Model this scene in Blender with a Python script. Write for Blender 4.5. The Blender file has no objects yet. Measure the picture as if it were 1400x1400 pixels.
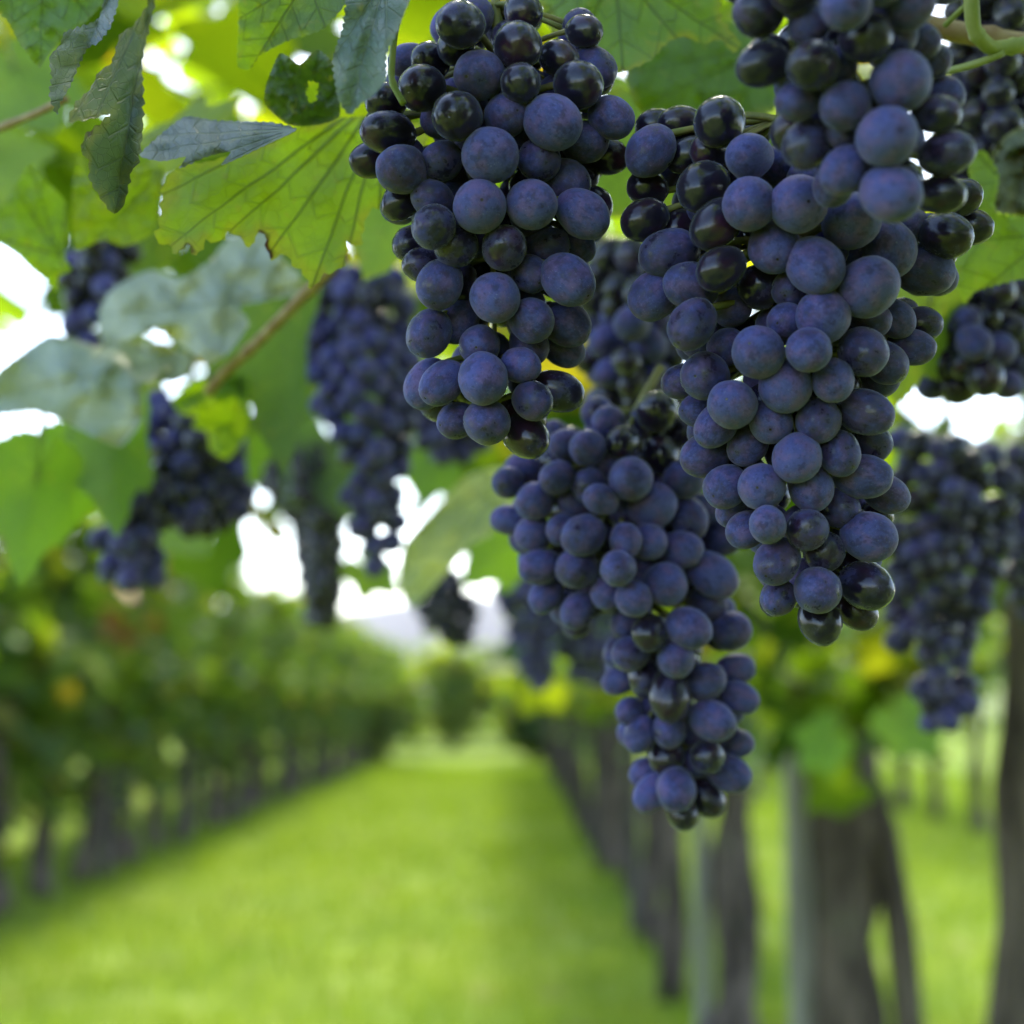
import bpy, math, random
import numpy as np
from mathutils import Vector, Matrix, noise

R = math.radians
random.seed(7)
rng = np.random.default_rng(11)
S = bpy.context.scene
COL = S.collection

# ------------------------------------------------------------------ camera, sky, sun, exposure
F, CAM_H, TILT = 1923.0, 1.35, R(7.7)          # focal length in photo pixels (1400 px wide), camera height, upward tilt
cam = bpy.data.cameras.new('camera'); cam_o = bpy.data.objects.new('camera', cam); COL.objects.link(cam_o)
cam_o.location = (0, 0, CAM_H); cam_o.rotation_euler = (math.pi/2 + TILT, 0, 0)
cam.sensor_width = 36; cam.lens = F/1400*36; cam.clip_start = 0.02; cam.clip_end = 20000
cam.dof.use_dof = True; cam.dof.focus_distance = 0.430; cam.dof.aperture_fstop = 6.2; cam.dof.aperture_blades = 0
S.camera = cam_o

SUN_AZ, SUN_EL = 3, 47                        # from straight ahead, negative = to the left
w = bpy.data.worlds.new('World'); S.world = w; w.use_nodes = True
wn = w.node_tree.nodes
sky = wn.new('ShaderNodeTexSky'); sky.sky_type = 'NISHITA'; sky.sun_disc = False
sky.sun_elevation = R(SUN_EL); sky.sun_rotation = R(SUN_AZ); sky.dust_density = 1.2; sky.air_density = 1.0; sky.ozone_density = 1.2
w.node_tree.links.new(sky.outputs[0], wn['Background'].inputs[0])
wn['Background'].inputs[1].default_value = 0.15
sun = bpy.data.lights.new('sun', 'SUN'); sun.energy = 2.2; sun.angle = R(14.0); sun.color = (1, .92, .76)
sun_o = bpy.data.objects.new('sun', sun); COL.objects.link(sun_o)
sd = Vector((math.sin(R(SUN_AZ))*math.cos(R(SUN_EL)), math.cos(R(SUN_AZ))*math.cos(R(SUN_EL)), math.sin(R(SUN_EL))))
sun_o.rotation_euler = (-sd).to_track_quat('-Z', 'Y').to_euler(); sun_o.location = (-5, 10, 12)
S.view_settings.view_transform = 'Standard'; S.view_settings.look = 'None'; S.view_settings.gamma = 1
S.view_settings.use_curve_mapping = False; S.view_settings.exposure = 2.2
S.cycles.use_denoising = True
S.cycles.max_bounces = 8; S.cycles.transmission_bounces = 4; S.cycles.diffuse_bounces = 4
S.cycles.sample_clamp_indirect = 8; S.cycles.caustics_reflective = False; S.cycles.caustics_refractive = False

# ------------------------------------------------------------------ helpers
UP = Vector((0, -math.sin(TILT), math.cos(TILT))); FW = Vector((0, math.cos(TILT), math.sin(TILT))); RT = Vector((1, 0, 0))
CAM = Vector((0, 0, CAM_H))
def P(px, py, d):
    """photo pixel + distance along the optical axis -> world point"""
    return CAM + FW*d + RT*((px-700)/F*d) + UP*(-(py-700)/F*d)

def tag(o, label=None, cat=None, group=None, kind=None):
    if label: o['label'] = label
    if cat: o['category'] = cat
    if group: o['group'] = group
    if kind: o['kind'] = kind
    return o
def link(name, me, parent=None, loc=None):
    o = bpy.data.objects.new(name, me); COL.objects.link(o)
    if parent: o.parent = parent
    if loc is not None: o.location = loc
    return o
def empty(name, loc):
    o = bpy.data.objects.new(name, None); COL.objects.link(o); o.location = loc
    o.empty_display_size = .05
    return o
def mesh(name, v, f, mat, smooth=True):
    me = bpy.data.meshes.new(name); me.from_pydata([tuple(p) for p in v], [], f); me.materials.append(mat)
    if smooth: me.polygons.foreach_set('use_smooth', [True]*len(me.polygons))
    me.update(); return me
def mesh_np(name, v, f, mat, smooth=False):
    """v (n,3), f (m,3) triangles"""
    me = bpy.data.meshes.new(name)
    me.vertices.add(len(v)); me.vertices.foreach_set('co', np.asarray(v, np.float32).ravel())
    m = len(f); me.loops.add(m*3); me.loops.foreach_set('vertex_index', np.asarray(f, np.int32).ravel())
    me.polygons.add(m); me.polygons.foreach_set('loop_start', np.arange(0, m*3, 3, dtype=np.int32))
    me.polygons.foreach_set('loop_total', np.full(m, 3, np.int32))
    if smooth: me.polygons.foreach_set('use_smooth', np.ones(m, bool))
    me.materials.append(mat); me.update(calc_edges=True); me.validate(); return me

class Tubes:
    def __init__(s): s.v, s.f = [], []
    def add(s, pts, rads, n=8, bump=0.0, freq=20, seed=0):
        pts = [Vector(p) for p in pts]; base = len(s.v); prev = None
        for i, p in enumerate(pts):
            t = (pts[min(i+1, len(pts)-1)] - pts[max(i-1, 0)]).normalized()
            if prev is None:
                a = t.cross(Vector((0, 0, 1))); a = a if a.length > .1 else t.cross(Vector((0, 1, 0)))
            else: a = prev - t*prev.dot(t)
            a.normalize(); prev = a; b = t.cross(a)
            for k in range(n):
                an = 2*math.pi*k/n; d = a*math.cos(an) + b*math.sin(an)
                r = rads[i] if hasattr(rads, '__len__') else rads
                if bump: r *= 1 + bump*noise.noise((p + d*r*1.5)*freq + Vector((seed*7.1, 0, 0)))
                s.v.append(p + d*r)
        for i in range(len(pts)-1):
            for k in range(n):
                k2 = (k+1) % n
                s.f.append((base+i*n+k, base+i*n+k2, base+(i+1)*n+k2, base+(i+1)*n+k))
        s.f.append(tuple(base+k for k in reversed(range(n)))); s.f.append(tuple(base+(len(pts)-1)*n+k for k in range(n)))
        return s
    def build(s, name, mat, parent=None, origin=None):
        o = Vector(origin) if origin is not None else Vector((0, 0, 0))
        return link(name, mesh(name, [p-o for p in s.v], s.f, mat), parent)
def bez(p0, p1, p2, n=8):
    p0, p1, p2 = Vector(p0), Vector(p1), Vector(p2)
    return [p0*(1-t)**2 + p1*2*t*(1-t) + p2*t*t for t in [i/n for i in range(n+1)]]

# ------------------------------------------------------------------ materials
class NT:
    def __init__(s, name):
        s.m = bpy.data.materials.new(name); s.m.use_nodes = True; s.t = s.m.node_tree; s.t.nodes.clear()
        s.out = s.n('ShaderNodeOutputMaterial')
    def n(s, typ, **kw):
        x = s.t.nodes.new(typ)
        for k, v in kw.items():
            if isinstance(k, str) and hasattr(x, k): setattr(x, k, v)
        return x
    def l(s, a, b): s.t.links.new(a, b)
    def val(s, sock, v):
        if hasattr(v, 'is_output'): s.l(v, sock)
        else: sock.default_value = v
    def math(s, op, a, b=0.0, c=None, clamp=False):
        x = s.n('ShaderNodeMath'); x.operation = op; x.use_clamp = clamp
        s.val(x.inputs[0], a); s.val(x.inputs[1], b)
        if c is not None: s.val(x.inputs[2], c)
        return x.outputs[0]
    def step(s, v, a, b, lo=0.0, hi=1.0):
        x = s.n('ShaderNodeMapRange'); x.interpolation_type = 'SMOOTHSTEP'
        s.val(x.inputs[0], v); s.val(x.inputs[1], a); s.val(x.inputs[2], b); s.val(x.inputs[3], lo); s.val(x.inputs[4], hi)
        return x.outputs[0]
    def mix(s, f, a, b, mode='MIX'):
        x = s.n('ShaderNodeMix'); x.data_type = 'RGBA'; x.blend_type = mode
        s.val(x.inputs[0], f)
        for sock, v in ((x.inputs[6], a), (x.inputs[7], b)):
            if hasattr(v, 'is_output'): s.l(v, sock)
            else: sock.default_value = tuple(v) + (1,) if len(v) == 3 else v
        return x.outputs[2]
    def noise(s, scale, detail=3, vec=None, rough=.55):
        x = s.n('ShaderNodeTexNoise'); x.inputs['Scale'].default_value = scale; x.inputs['Detail'].default_value = detail
        x.inputs['Roughness'].default_value = rough
        if vec is not None: s.l(vec, x.inputs['Vector'])
        return x.outputs[0]
    def bump(s, h, strength, dist):
        x = s.n('ShaderNodeBump'); x.inputs['Strength'].default_value = strength; x.inputs['Distance'].default_value = dist
        s.l(h, x.inputs['Height']); return x.outputs[0]
    def bsdf(s, col, rough=.6, spec=.5, normal=None):
        x = s.n('ShaderNodeBsdfPrincipled')
        s.val(x.inputs['Base Color'], col if hasattr(col, 'is_output') else tuple(col)+(1,)); s.val(x.inputs['Roughness'], rough)
        s.val(x.inputs['Specular IOR Level'], spec)
        if normal is not None: s.l(normal, x.inputs['Normal'])
        return x.outputs[0]

def leaf_material(name, per_object, veins=None, sec_w=.6, thin=.34, tone=(1, 1, 1)):
    """per_object: big leaves with veins (object colour = tint, alpha = browning); otherwise tint from the random-per-island value"""
    m = NT(name); geo = m.n('ShaderNodeNewGeometry'); tc = m.n('ShaderNodeTexCoord')
    if per_object:
        oi = m.n('ShaderNodeObjectInfo'); tint = oi.outputs['Color']; brown_amt = oi.outputs['Alpha']
        att = lambda nm: (lambda a: a.outputs['Fac'])(m.n('ShaderNodeAttribute', attribute_name=nm))
        vd, vt, fr = att('vein_dist'), att('vein_along'), att('edge')
        if veins:            # straight veins from the stalk joint to each tip, worked out in the blade's own coordinates
            uvv = m.n('ShaderNodeUVMap'); sx = m.n('ShaderNodeSeparateXYZ'); m.l(uvv.outputs[0], sx.inputs[0])
            (rx, ry), tips = veins; wx = m.math('SUBTRACT', sx.outputs[0], rx); wy = m.math('SUBTRACT', sx.outputs[1], ry)
            bend = m.math('MULTIPLY', m.math('SUBTRACT', m.noise(4, 1, uvv.outputs[0]), .5), .05); vd = vt = None
            for tx, ty in tips:
                ln = math.hypot(tx-rx, ty-ry); ux, uy = (tx-rx)/ln, (ty-ry)/ln
                al = m.math('ADD', m.math('MULTIPLY', wx, ux), m.math('MULTIPLY', wy, uy))
                pe = m.math('ABSOLUTE', m.math('ADD', m.math('SUBTRACT', m.math('MULTIPLY', wx, uy), m.math('MULTIPLY', wy, ux)), m.math('MULTIPLY', bend, al)))
                pe = m.math('ADD', pe, m.math('MULTIPLY', m.math('LESS_THAN', al, 0.0), 9.0))
                if vd is None: vd, vt = pe, al
                else:
                    lt = m.math('LESS_THAN', pe, vd); vt = m.math('ADD', vt, m.math('MULTIPLY', lt, m.math('SUBTRACT', al, vt))); vd = m.math('MINIMUM', vd, pe)
        width = m.math('MULTIPLY_ADD', vt, -.009, .011)
        main = m.step(vd, width, m.math('MULTIPLY', width, .35))
        ph = m.math('MULTIPLY', m.math('SUBTRACT', vt, m.math('MULTIPLY', vd, .75)), 7.5)
        tri = m.math('ABSOLUTE', m.math('SUBTRACT', m.math('FRACT', ph), .5))
        sec = m.math('MULTIPLY', m.step(tri, .07, .015), sec_w)
        vor = m.n('ShaderNodeTexVoronoi'); vor.feature = 'DISTANCE_TO_EDGE'; vor.inputs['Scale'].default_value = 26
        uvn = m.n('ShaderNodeUVMap'); m.l(uvn.outputs[0], vor.inputs['Vector'])
        ret = m.math('MULTIPLY', m.step(vor.outputs['Distance'], .06, .0), .14)
        vein = m.math('MAXIMUM', m.math('MAXIMUM', main, sec), ret)
        blotch = m.noise(22, 4, tc.outputs['Object'])
        base = m.mix(m.step(blotch, .35, .7), tint, m.mix(1, tint, (1.35, 1.25, .9), 'MULTIPLY'))
        spots = m.noise(190, 2, tc.outputs['Object'])
        base = m.mix(m.math('MULTIPLY', m.step(spots, .62, .72), .35), base, (.20, .17, .03))
        veincol = m.mix(.5, base, (.25, .30, .12))
        colr = m.mix(m.math('MULTIPLY', vein, .55), base, veincol)
        e = m.math('ADD', fr, m.math('MULTIPLY', m.math('SUBTRACT', m.noise(75, 2, tc.outputs['Object']), .5), .62))
        brown = m.math('MULTIPLY', m.step(e, 1.03, 1.09), brown_amt)
        yel = m.math('MULTIPLY', m.step(e, .80, 1.05), m.math('MULTIPLY', brown_amt, .6))
        h = m.math('ADD', m.math('MULTIPLY', vein, -1.0), m.math('MULTIPLY', blotch, .9))
        nrm = m.bump(h, .9, .0016)
    else:
        rp = geo.outputs['Random Per Island']
        ramp = m.n('ShaderNodeValToRGB'); m.l(rp, ramp.inputs[0]); cr = ramp.color_ramp
        cr.elements[0].color = (.028, .058, .014, 1); cr.elements[1].color = (.16, .12, .025, 1); cr.elements[1].position = 1
        for pos, c in ((.35, (.065, .115, .012)), (.7, (.105, .16, .013)), (.92, (.15, .18, .015)), (.975, (.17, .15, .02))):
            el = cr.elements.new(pos); el.color = c + (1,)
        tint = m.mix(1, ramp.outputs[0], tone, 'MULTIPLY'); colr = tint; nrm = None; brown = None
    back = geo.outputs['Backfacing']
    under = m.mix(.55, colr, (.17, .23, .15)) if per_object else m.mix(.22, colr, (.16, .20, .11))
    refl = m.mix(back, colr, under)
    tr = m.mix(1, tint if not per_object else base, (3.0, 3.1, .75), 'MULTIPLY')
    if per_object:
        refl = m.mix(yel, refl, (.33, .30, .035)); tr = m.mix(yel, tr, (.60, .50, .03))
        refl = m.mix(brown, refl, (.055, .018, .010)); tr = m.mix(brown, tr, (.08, .018, .006))
        dark = m.math('MULTIPLY', vein, .62); tr = m.mix(dark, tr, (.06, .10, .012))
    rough = m.math('MULTIPLY_ADD', back, .25, .46)
    b = m.bsdf(refl, rough, .6 if per_object else .3, nrm)
    t = m.n('ShaderNodeBsdfTranslucent'); m.l(tr, t.inputs[0])
    if nrm is not None: m.l(nrm, t.inputs[1])
    mx = m.n('ShaderNodeMixShader'); mx.inputs[0].default_value = thin
    if per_object: m.l(m.math('MULTIPLY', oi.outputs['Object Index'], .01), mx.inputs[0])
    m.l(b, mx.inputs[1]); m.l(t.outputs[0], mx.inputs[2]); m.l(mx.outputs[0], m.out.inputs[0])
    return m.m

def grape_material(name, per_object, base=.45):
    """dark skin under a patchy pale waxy bloom; per_object: object colour R = amount of bloom, G = redness"""
    m = NT(name); tc = m.n('ShaderNodeTexCoord'); geo = m.n('ShaderNodeNewGeometry')
    if per_object:
        oi = m.n('ShaderNodeObjectInfo'); sep = m.n('ShaderNodeSeparateColor'); m.l(oi.outputs['Color'], sep.inputs[0])
        amount, red, rnd = sep.outputs[0], sep.outputs[1], oi.outputs['Random']
        add = m.n('ShaderNodeVectorMath'); add.operation = 'ADD'; comb = m.n('ShaderNodeCombineXYZ')
        m.val(comb.inputs[0], m.math('MULTIPLY', rnd, 37.0)); m.val(comb.inputs[1], m.math('MULTIPLY', rnd, 91.0))
        m.l(tc.outputs['Object'], add.inputs[0]); m.l(comb.outputs[0], add.inputs[1]); vec = add.outputs[0]
        sc = 1.0
    else:
        rnd = geo.outputs['Random Per Island']; amount = m.math('MULTIPLY_ADD', rnd, .45, base); red = m.math('FRACT', m.math('MULTIPLY', rnd, 17.0))
        vec = tc.outputs['Object']; sc = 110.0
    big = m.noise(1.1*sc, 3, vec); fine = m.noise(5.5*sc, 5, vec, .65); streak = m.noise(2.6*sc, 2, vec)
    v = m.math('ADD', m.math('MULTIPLY', big, 1.0), m.math('MULTIPLY', fine, .35))
    v = m.math('ADD', v, m.math('MULTIPLY_ADD', amount, 1.15, -1.12))
    bloom = m.step(v, .0, .62)
    mpv = m.n('ShaderNodeMapping'); mpv.inputs['Scale'].default_value = (1, 1, .35); m.l(vec, mpv.inputs['Vector'])
    scratch = m.noise(7.5*sc, 3, mpv.outputs[0], .7)
    rubbed = m.math('MAXIMUM', m.math('MULTIPLY', m.step(streak, .58, .68), .42), m.math('MULTIPLY', m.step(scratch, .58, .66), .38))
    bloom = m.math('MULTIPLY', bloom, m.math('SUBTRACT', 1.0, rubbed))
    bloom = m.math('MULTIPLY', bloom, m.math('MULTIPLY_ADD', fine, .9, .52), clamp=True)
    skin = m.mix(m.math('MULTIPLY', m.step(m.noise(.8*sc, 2, vec), .45, .7), red), (.010, .007, .020), (.036, .008, .026))
    wax = m.mix(m.step(m.noise(1.7*sc, 3, vec), .4, .65), (.072, .077, .262), (.122, .084, .238))
    col = m.mix(bloom, skin, wax)
    dust = m.math('MULTIPLY', m.step(m.noise(16*sc, 2, vec), .64, .70), m.math('MULTIPLY', bloom, .45)); col = m.mix(dust, col, (.24, .25, .36))
    h = m.math('ADD', m.math('MULTIPLY', fine, .5), big)
    if per_object:
        so = m.n('ShaderNodeSeparateXYZ'); m.l(tc.outputs['Object'], so.inputs[0])
        rad = m.math('SQRT', m.math('ADD', m.math('POWER', so.outputs[0], 2.0), m.math('POWER', so.outputs[1], 2.0)))
        scar = m.math('MULTIPLY', m.math('MULTIPLY', m.step(rad, .085, .04), m.math('LESS_THAN', so.outputs[2], 0.0)), m.step(rnd, .35, .8))
        ring = m.math('MULTIPLY', m.step(rad, .26, .12), m.math('LESS_THAN', so.outputs[2], 0.0))
        col = m.mix(m.math('MULTIPLY', ring, m.math('MULTIPLY', m.math('FRACT', m.math('MULTIPLY', rnd, 13.0)), .45)), col, (.030, .018, .045)); col = m.mix(scar, col, (.018, .012, .012))
        bloom = m.math('MULTIPLY', bloom, m.math('SUBTRACT', 1.0, scar))
        h = m.math('SUBTRACT', h, m.math('MULTIPLY', scar, 1.5))
    rough = m.step(bloom, .0, .6, .16, .62)
    n_ = m.bump(h, .25, .0006)
    b = m.n('ShaderNodeBsdfPrincipled')
    m.l(col, b.inputs['Base Color']); m.l(rough, b.inputs['Roughness']); m.l(n_, b.inputs['Normal'])
    m.l(m.step(bloom, .05, .6, .5, .16), b.inputs['Specular IOR Level'])
    b.inputs['Sheen Weight'].default_value = .22; b.inputs['Sheen Roughness'].default_value = .45; b.inputs['Sheen Tint'].default_value = (.72, .76, 1, 1)
    m.l(b.outputs[0], m.out.inputs[0]); return m.m

def bark_material(name, dark, light, scale=14, stretch=.18):
    m = NT(name); tc = m.n('ShaderNodeTexCoord'); mp = m.n('ShaderNodeMapping'); mp.inputs['Scale'].default_value = (1, 1, stretch)
    m.l(tc.outputs['Object'], mp.inputs['Vector'])
    a = m.noise(scale, 5, mp.outputs[0], .7); b2 = m.noise(scale*.3, 3, tc.outputs['Object'])
    col = m.mix(m.step(a, .35, .68), dark, light)
    col = m.mix(m.math('MULTIPLY', m.step(b2, .55, .7), .35), col, (.10, .12, .06))
    s = m.bsdf(col, .9, .2, m.bump(a, .8, .012)); m.l(s, m.out.inputs[0]); return m.m
def plain_material(name, c1, c2, scale=60, rough=.7, transl=0):
    m = NT(name); tc = m.n('ShaderNodeTexCoord')
    s = m.bsdf(m.mix(m.step(m.noise(scale, 4, tc.outputs['Object']), .3, .7), c1, c2), rough, .35); m.l(s, m.out.inputs[0]); return m.m

M_LEAF = leaf_material('vine_leaf_blade', True)
M_FOLI = leaf_material('vine_foliage', False)
M_FOLI_LIT = leaf_material('backlit_yellowing_foliage', False, thin=.58, tone=(1.45, 1.22, .85))  # yellowing leaves, with backlit glow put into a brighter tone and translucency
M_GRAPE = grape_material('grape_skin', True)
M_GRAPEF = grape_material('grape_skin_small', False)
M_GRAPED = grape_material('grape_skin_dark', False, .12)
M_BARK = bark_material('vine_bark', (.028, .020, .016), (.160, .120, .096))
M_POST = bark_material('weathered_post', (.14, .125, .10), (.36, .335, .29), 18, .08)
M_CANE = plain_material('brown_cane', (.22, .13, .06), (.36, .26, .14), 90)
M_GREEN = plain_material('green_shoot', (.16, .20, .04), (.28, .30, .09), 70, .5)
M_STALK = plain_material('grape_stalk', (.13, .15, .035), (.24, .20, .07), 120, .6)

# ------------------------------------------------------------------ setting: ground, hills, haze
def ground_material():
    m = NT('lawn_grass'); tc = m.n('ShaderNodeTexCoord'); v = tc.outputs['Object']
    a = m.noise(.9, 4, v); b = m.noise(4.5, 5, v); c = m.noise(45, 3, v)
    col = m.mix(m.step(a, .35, .65), (.104, .172, .012), (.158, .220, .016))
    col = m.mix(m.math('MULTIPLY', m.step(b, .5, .75), .6), col, (.24, .29, .05))
    col = m.mix(m.math('MULTIPLY', m.step(c, .3, .5, 1, 0), .45), col, (.035, .07, .008))
    d = m.noise(1.7, 4, v); col = m.mix(m.math('MULTIPLY', m.step(d, .54, .68), .65), col, (.25, .33, .07))
    col = m.mix(m.math('MULTIPLY', m.step(m.noise(2.3, 5, v), .57, .70), .6), col, (.14, .12, .05))
    s = m.bsdf(col, .9, .05, m.bump(c, .6, .05)); m.l(s, m.out.inputs[0]); return m.m
v, f = [], []
gx = [-4000, -600, -120, -40] + [x*1.0 for x in range(-20, 21)] + [40, 120, 600, 4000]
gy = [-200, -20] + [y*1.0 for y in range(-4, 45)] + [60, 120, 400, 1400, 4000]
for y in gy:
    for x in gx:
        z = .03*noise.noise(Vector((x*.35, y*.35, 0))) if abs(x) < 21 and -5 < y < 46 else 0
        v.append((x, y, z))
W_ = len(gx)
for j in range(len(gy)-1):
    for i in range(W_-1): f.append((j*W_+i, j*W_+i+1, (j+1)*W_+i+1, (j+1)*W_+i))
tag(link('lawn', mesh('lawn', v, f, ground_material())), kind='structure')

# grass blades over the part of the lawn the picture sees
def grass(n):
    y = 4.2 + 26*rng.random(n)**1.6; x = -4.6 + 13*rng.random(n)
    h = .05 + .07*rng.random(n); a = rng.random(n)*6.283; lean = .03+.05*rng.random(n); wd = .004 + .0006*y
    px, py = np.cos(a)*wd, np.sin(a)*wd
    b = np.stack([x, y, np.full(n, -.03)], 1); d = np.stack([px, py, np.zeros(n)], 1)
    tip = b + np.stack([-np.sin(a)*lean, np.cos(a)*lean, h+.03], 1)
    vv = np.concatenate([b-d, b+d, tip]); i = np.arange(n)
    return vv, np.stack([i, i+n, i+2*n], 1)
gv, gf = grass(70000)
M_GRASS = NT('grass_blade'); _g = M_GRASS.n('ShaderNodeNewGeometry')
_c = M_GRASS.mix(_g.outputs['Random Per Island'], (.104, .170, .010), (.190, .250, .024))
_b = M_GRASS.bsdf(_c, .7, .1); _t = M_GRASS.n('ShaderNodeBsdfTranslucent'); M_GRASS.l(M_GRASS.mix(1, _c, (1.7, 1.8, .6), 'MULTIPLY'), _t.inputs[0])
_x = M_GRASS.n('ShaderNodeMixShader'); _x.inputs[0].default_value = .4; M_GRASS.l(_b, _x.inputs[1]); M_GRASS.l(_t.outputs[0], _x.inputs[2]); M_GRASS.l(_x.outputs[0], M_GRASS.out.inputs[0])
tag(link('grass', mesh_np('grass', gv, gf, M_GRASS.m)), 'short bright green grass growing over the alley', kind='stuff')

def hill(name, x0, x1, y, top, mat, seed):
    v, f = [], []; n, mrows = 60, 14
    for j in range(mrows+1):
        t = j/mrows
        for i in range(n+1):
            x = x0 + (x1-x0)*i/n; e = math.sin(math.pi*i/n)**.6
            hh = top*e*(.75 + .35*noise.noise(Vector((i*.09+seed, seed, 0))) + .1*noise.noise(Vector((i*.4, seed, 0))))
            v.append((x, y + t*top*3, hh*math.sin(t*math.pi/2) - 2 if j else -2))
    for j in range(mrows):
        for i in range(n): f.append((j*(n+1)+i, j*(n+1)+i+1, (j+1)*(n+1)+i+1, (j+1)*(n+1)+i))
    return tag(link(name, mesh(name, v, f, mat)), kind='structure')
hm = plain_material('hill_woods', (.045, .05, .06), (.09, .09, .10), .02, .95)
hm2 = plain_material('hill_meadow', (.14, .20, .05), (.22, .25, .08), .05, .95)
hill('far_hills', -1300, 1100, 1300, 175, hm, 3.3)
hill('near_hillside', -130, 150, 150, 9.5, hm2, 8.1)

# ------------------------------------------------------------------ foliage masses for distant vines
def leaf_template(n, fold=.35):
    """low lobed leaf: fan around a centre, tip along +Y, unit length"""
    ang = np.linspace(-170, 170, n); out = []
    for a in ang:
        t = abs(a); r = np.interp(t, [0, 27, 52, 80, 108, 140, 165, 180], [1, .70, .90, .64, .72, .6, .45, .2])
        out.append((math.sin(R(a))*r, math.cos(R(a))*r, fold*abs(math.sin(R(a))*r) - .15*r*r))
    v = np.array([(0, 0, 0)] + out); f = [(0, i, i+1) for i in range(1, n)]
    return v, np.array(f)
TPL = leaf_template(12); TPL_HI = leaf_template(25)
def rand_rot(n, updown=.6, rg=rng):
    """random leaf frames; normals biased towards +Z"""
    nrm = rg.normal(size=(n, 3)); nrm /= np.linalg.norm(nrm, axis=1, keepdims=True)
    nrm[:, 2] = np.abs(nrm[:, 2]) + updown; nrm /= np.linalg.norm(nrm, axis=1, keepdims=True)
    t = rg.normal(size=(n, 3)); t[:, 2] -= .5
    t -= nrm*np.sum(t*nrm, 1, keepdims=True); t /= np.linalg.norm(t, axis=1, keepdims=True)
    s = np.cross(t, nrm); return np.stack([s, t, nrm], 2)       # columns x,y,z
def leaf_mass(pos, size, tpl=TPL, updown=.6, rg=rng):
    n = len(pos); tv, tf = tpl; M3 = rand_rot(n, updown, rg)
    vv = np.einsum('nij,kj->nki', M3, tv)*size[:, None, None] + pos[:, None, :]
    ff = tf[None] + (np.arange(n)*len(tv))[:, None, None]
    return vv.reshape(-1, 3), ff.reshape(-1, 3)

# ------------------------------------------------------------------ vine rows on pergolas
def trunk_mesh(seed, h=1.28, r=.045, lean=(0, 0), arms=((-1, .9, .75), (1, .7, .55))):
    rd = random.Random(seed); T = Tubes(); pts = []
    for i in range(9):
        t = i/8; pts.append((lean[0]*t + .035*math.sin(3.1*t+seed) + .22*r*math.sin(9*t+seed), lean[1]*t + .03*math.sin(4.3*t+2*seed), -.05 + (h+.05)*t))
    T.add(pts, [r*(1.40 - .5*t + .15*max(0, t-.8)*5)*(1+.16*math.sin(t*17+seed)) for t in [i/8 for i in range(9)]], 16, .62, 11, seed)
    top = Vector(pts[-1]); T.add([top+Vector((0, 0, -.06)), top+Vector((.01, 0, .0)), top+Vector((0, .01, .05))], [r*.9, r*1.35, r*.7], 12, .4, 22, seed+3)
    for sx, ln, rise in arms:
        e = top + Vector((sx*ln, rd.uniform(-.25, .25), rise))
        T.add(bez(top, top + Vector((sx*ln*.35, rd.uniform(-.1, .1), rise*.75)), e, 6), [r*.7, r*.6, r*.5, r*.42, r*.35, r*.3, r*.2], 8, .3, 20, seed+5)
    return T
def crown_points(rg, n, lo, hi, z_lo, z_hi, spread_y, skirt=.2, drop=.45):
    """leaves along a sloping pergola arm from x=lo to x=hi (z rising towards both ends), plus a skirt hanging under it"""
    u = rg.random(n); x = lo + (hi-lo)*u
    rise = np.where(x < 0, np.abs(x)/max(1e-6, abs(lo)), np.abs(x)/max(1e-6, abs(hi)))
    z = z_lo + (z_hi-z_lo)*rise**.8 + rg.normal(0, .09, n) + .10*np.sin(x*9+rg.random()*6)
    sk = rg.random(n) < skirt; z[sk] -= rg.random(sk.sum())*drop
    y = (rg.random(n)-.5)*spread_y
    # clumping: drop points where a 3D noise is low, so that gaps show
    keep = np.array([noise.noise(Vector((x[i]*2.6, y[i]*2.6+rg.integers(0, 2)*0, z[i]*2.6+float(n%97)))) > -.22 for i in range(n)])
    return np.stack([x, y, z], 1)[keep]

def vine_variants(count, lo, hi, z_lo, z_hi, nleaf, seed0, dense=1.0, skirt=.2, drop=.45):
    out = []
    for k in range(count):
        rg = np.random.default_rng(seed0+k)
        pts = crown_points(rg, int(nleaf*dense), lo, hi, z_lo, z_hi, 1.7, skirt, drop)
        vv, ff = leaf_mass(pts, rg.uniform(.075, .125, len(pts)), TPL, .5, rg)
        fm = mesh_np('foliage', vv, ff, M_FOLI, True)
        rd = random.Random(seed0+k)
        T = trunk_mesh(seed0+k, 1.25+.1*rd.random(), .042+.030*rd.random(), (rd.uniform(-.1, .1), rd.uniform(-.12, .12)), ((-1, abs(lo)*.9, z_hi-1.35), (1, abs(hi)*.9, z_hi-1.35)))
        out.append((mesh('trunk', T.v, T.f, M_BARK), fm))
    return out
def place_vine(var, x, y, rz, label, group, sz=1.0):
    o = empty('grapevine', (x, y, 0)); o.rotation_euler.z = rz; o.scale = (1, 1, sz)
    link('trunk', var[0], o); link('foliage', var[1], o)
    return tag(o, label, 'grapevine', group)

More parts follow.
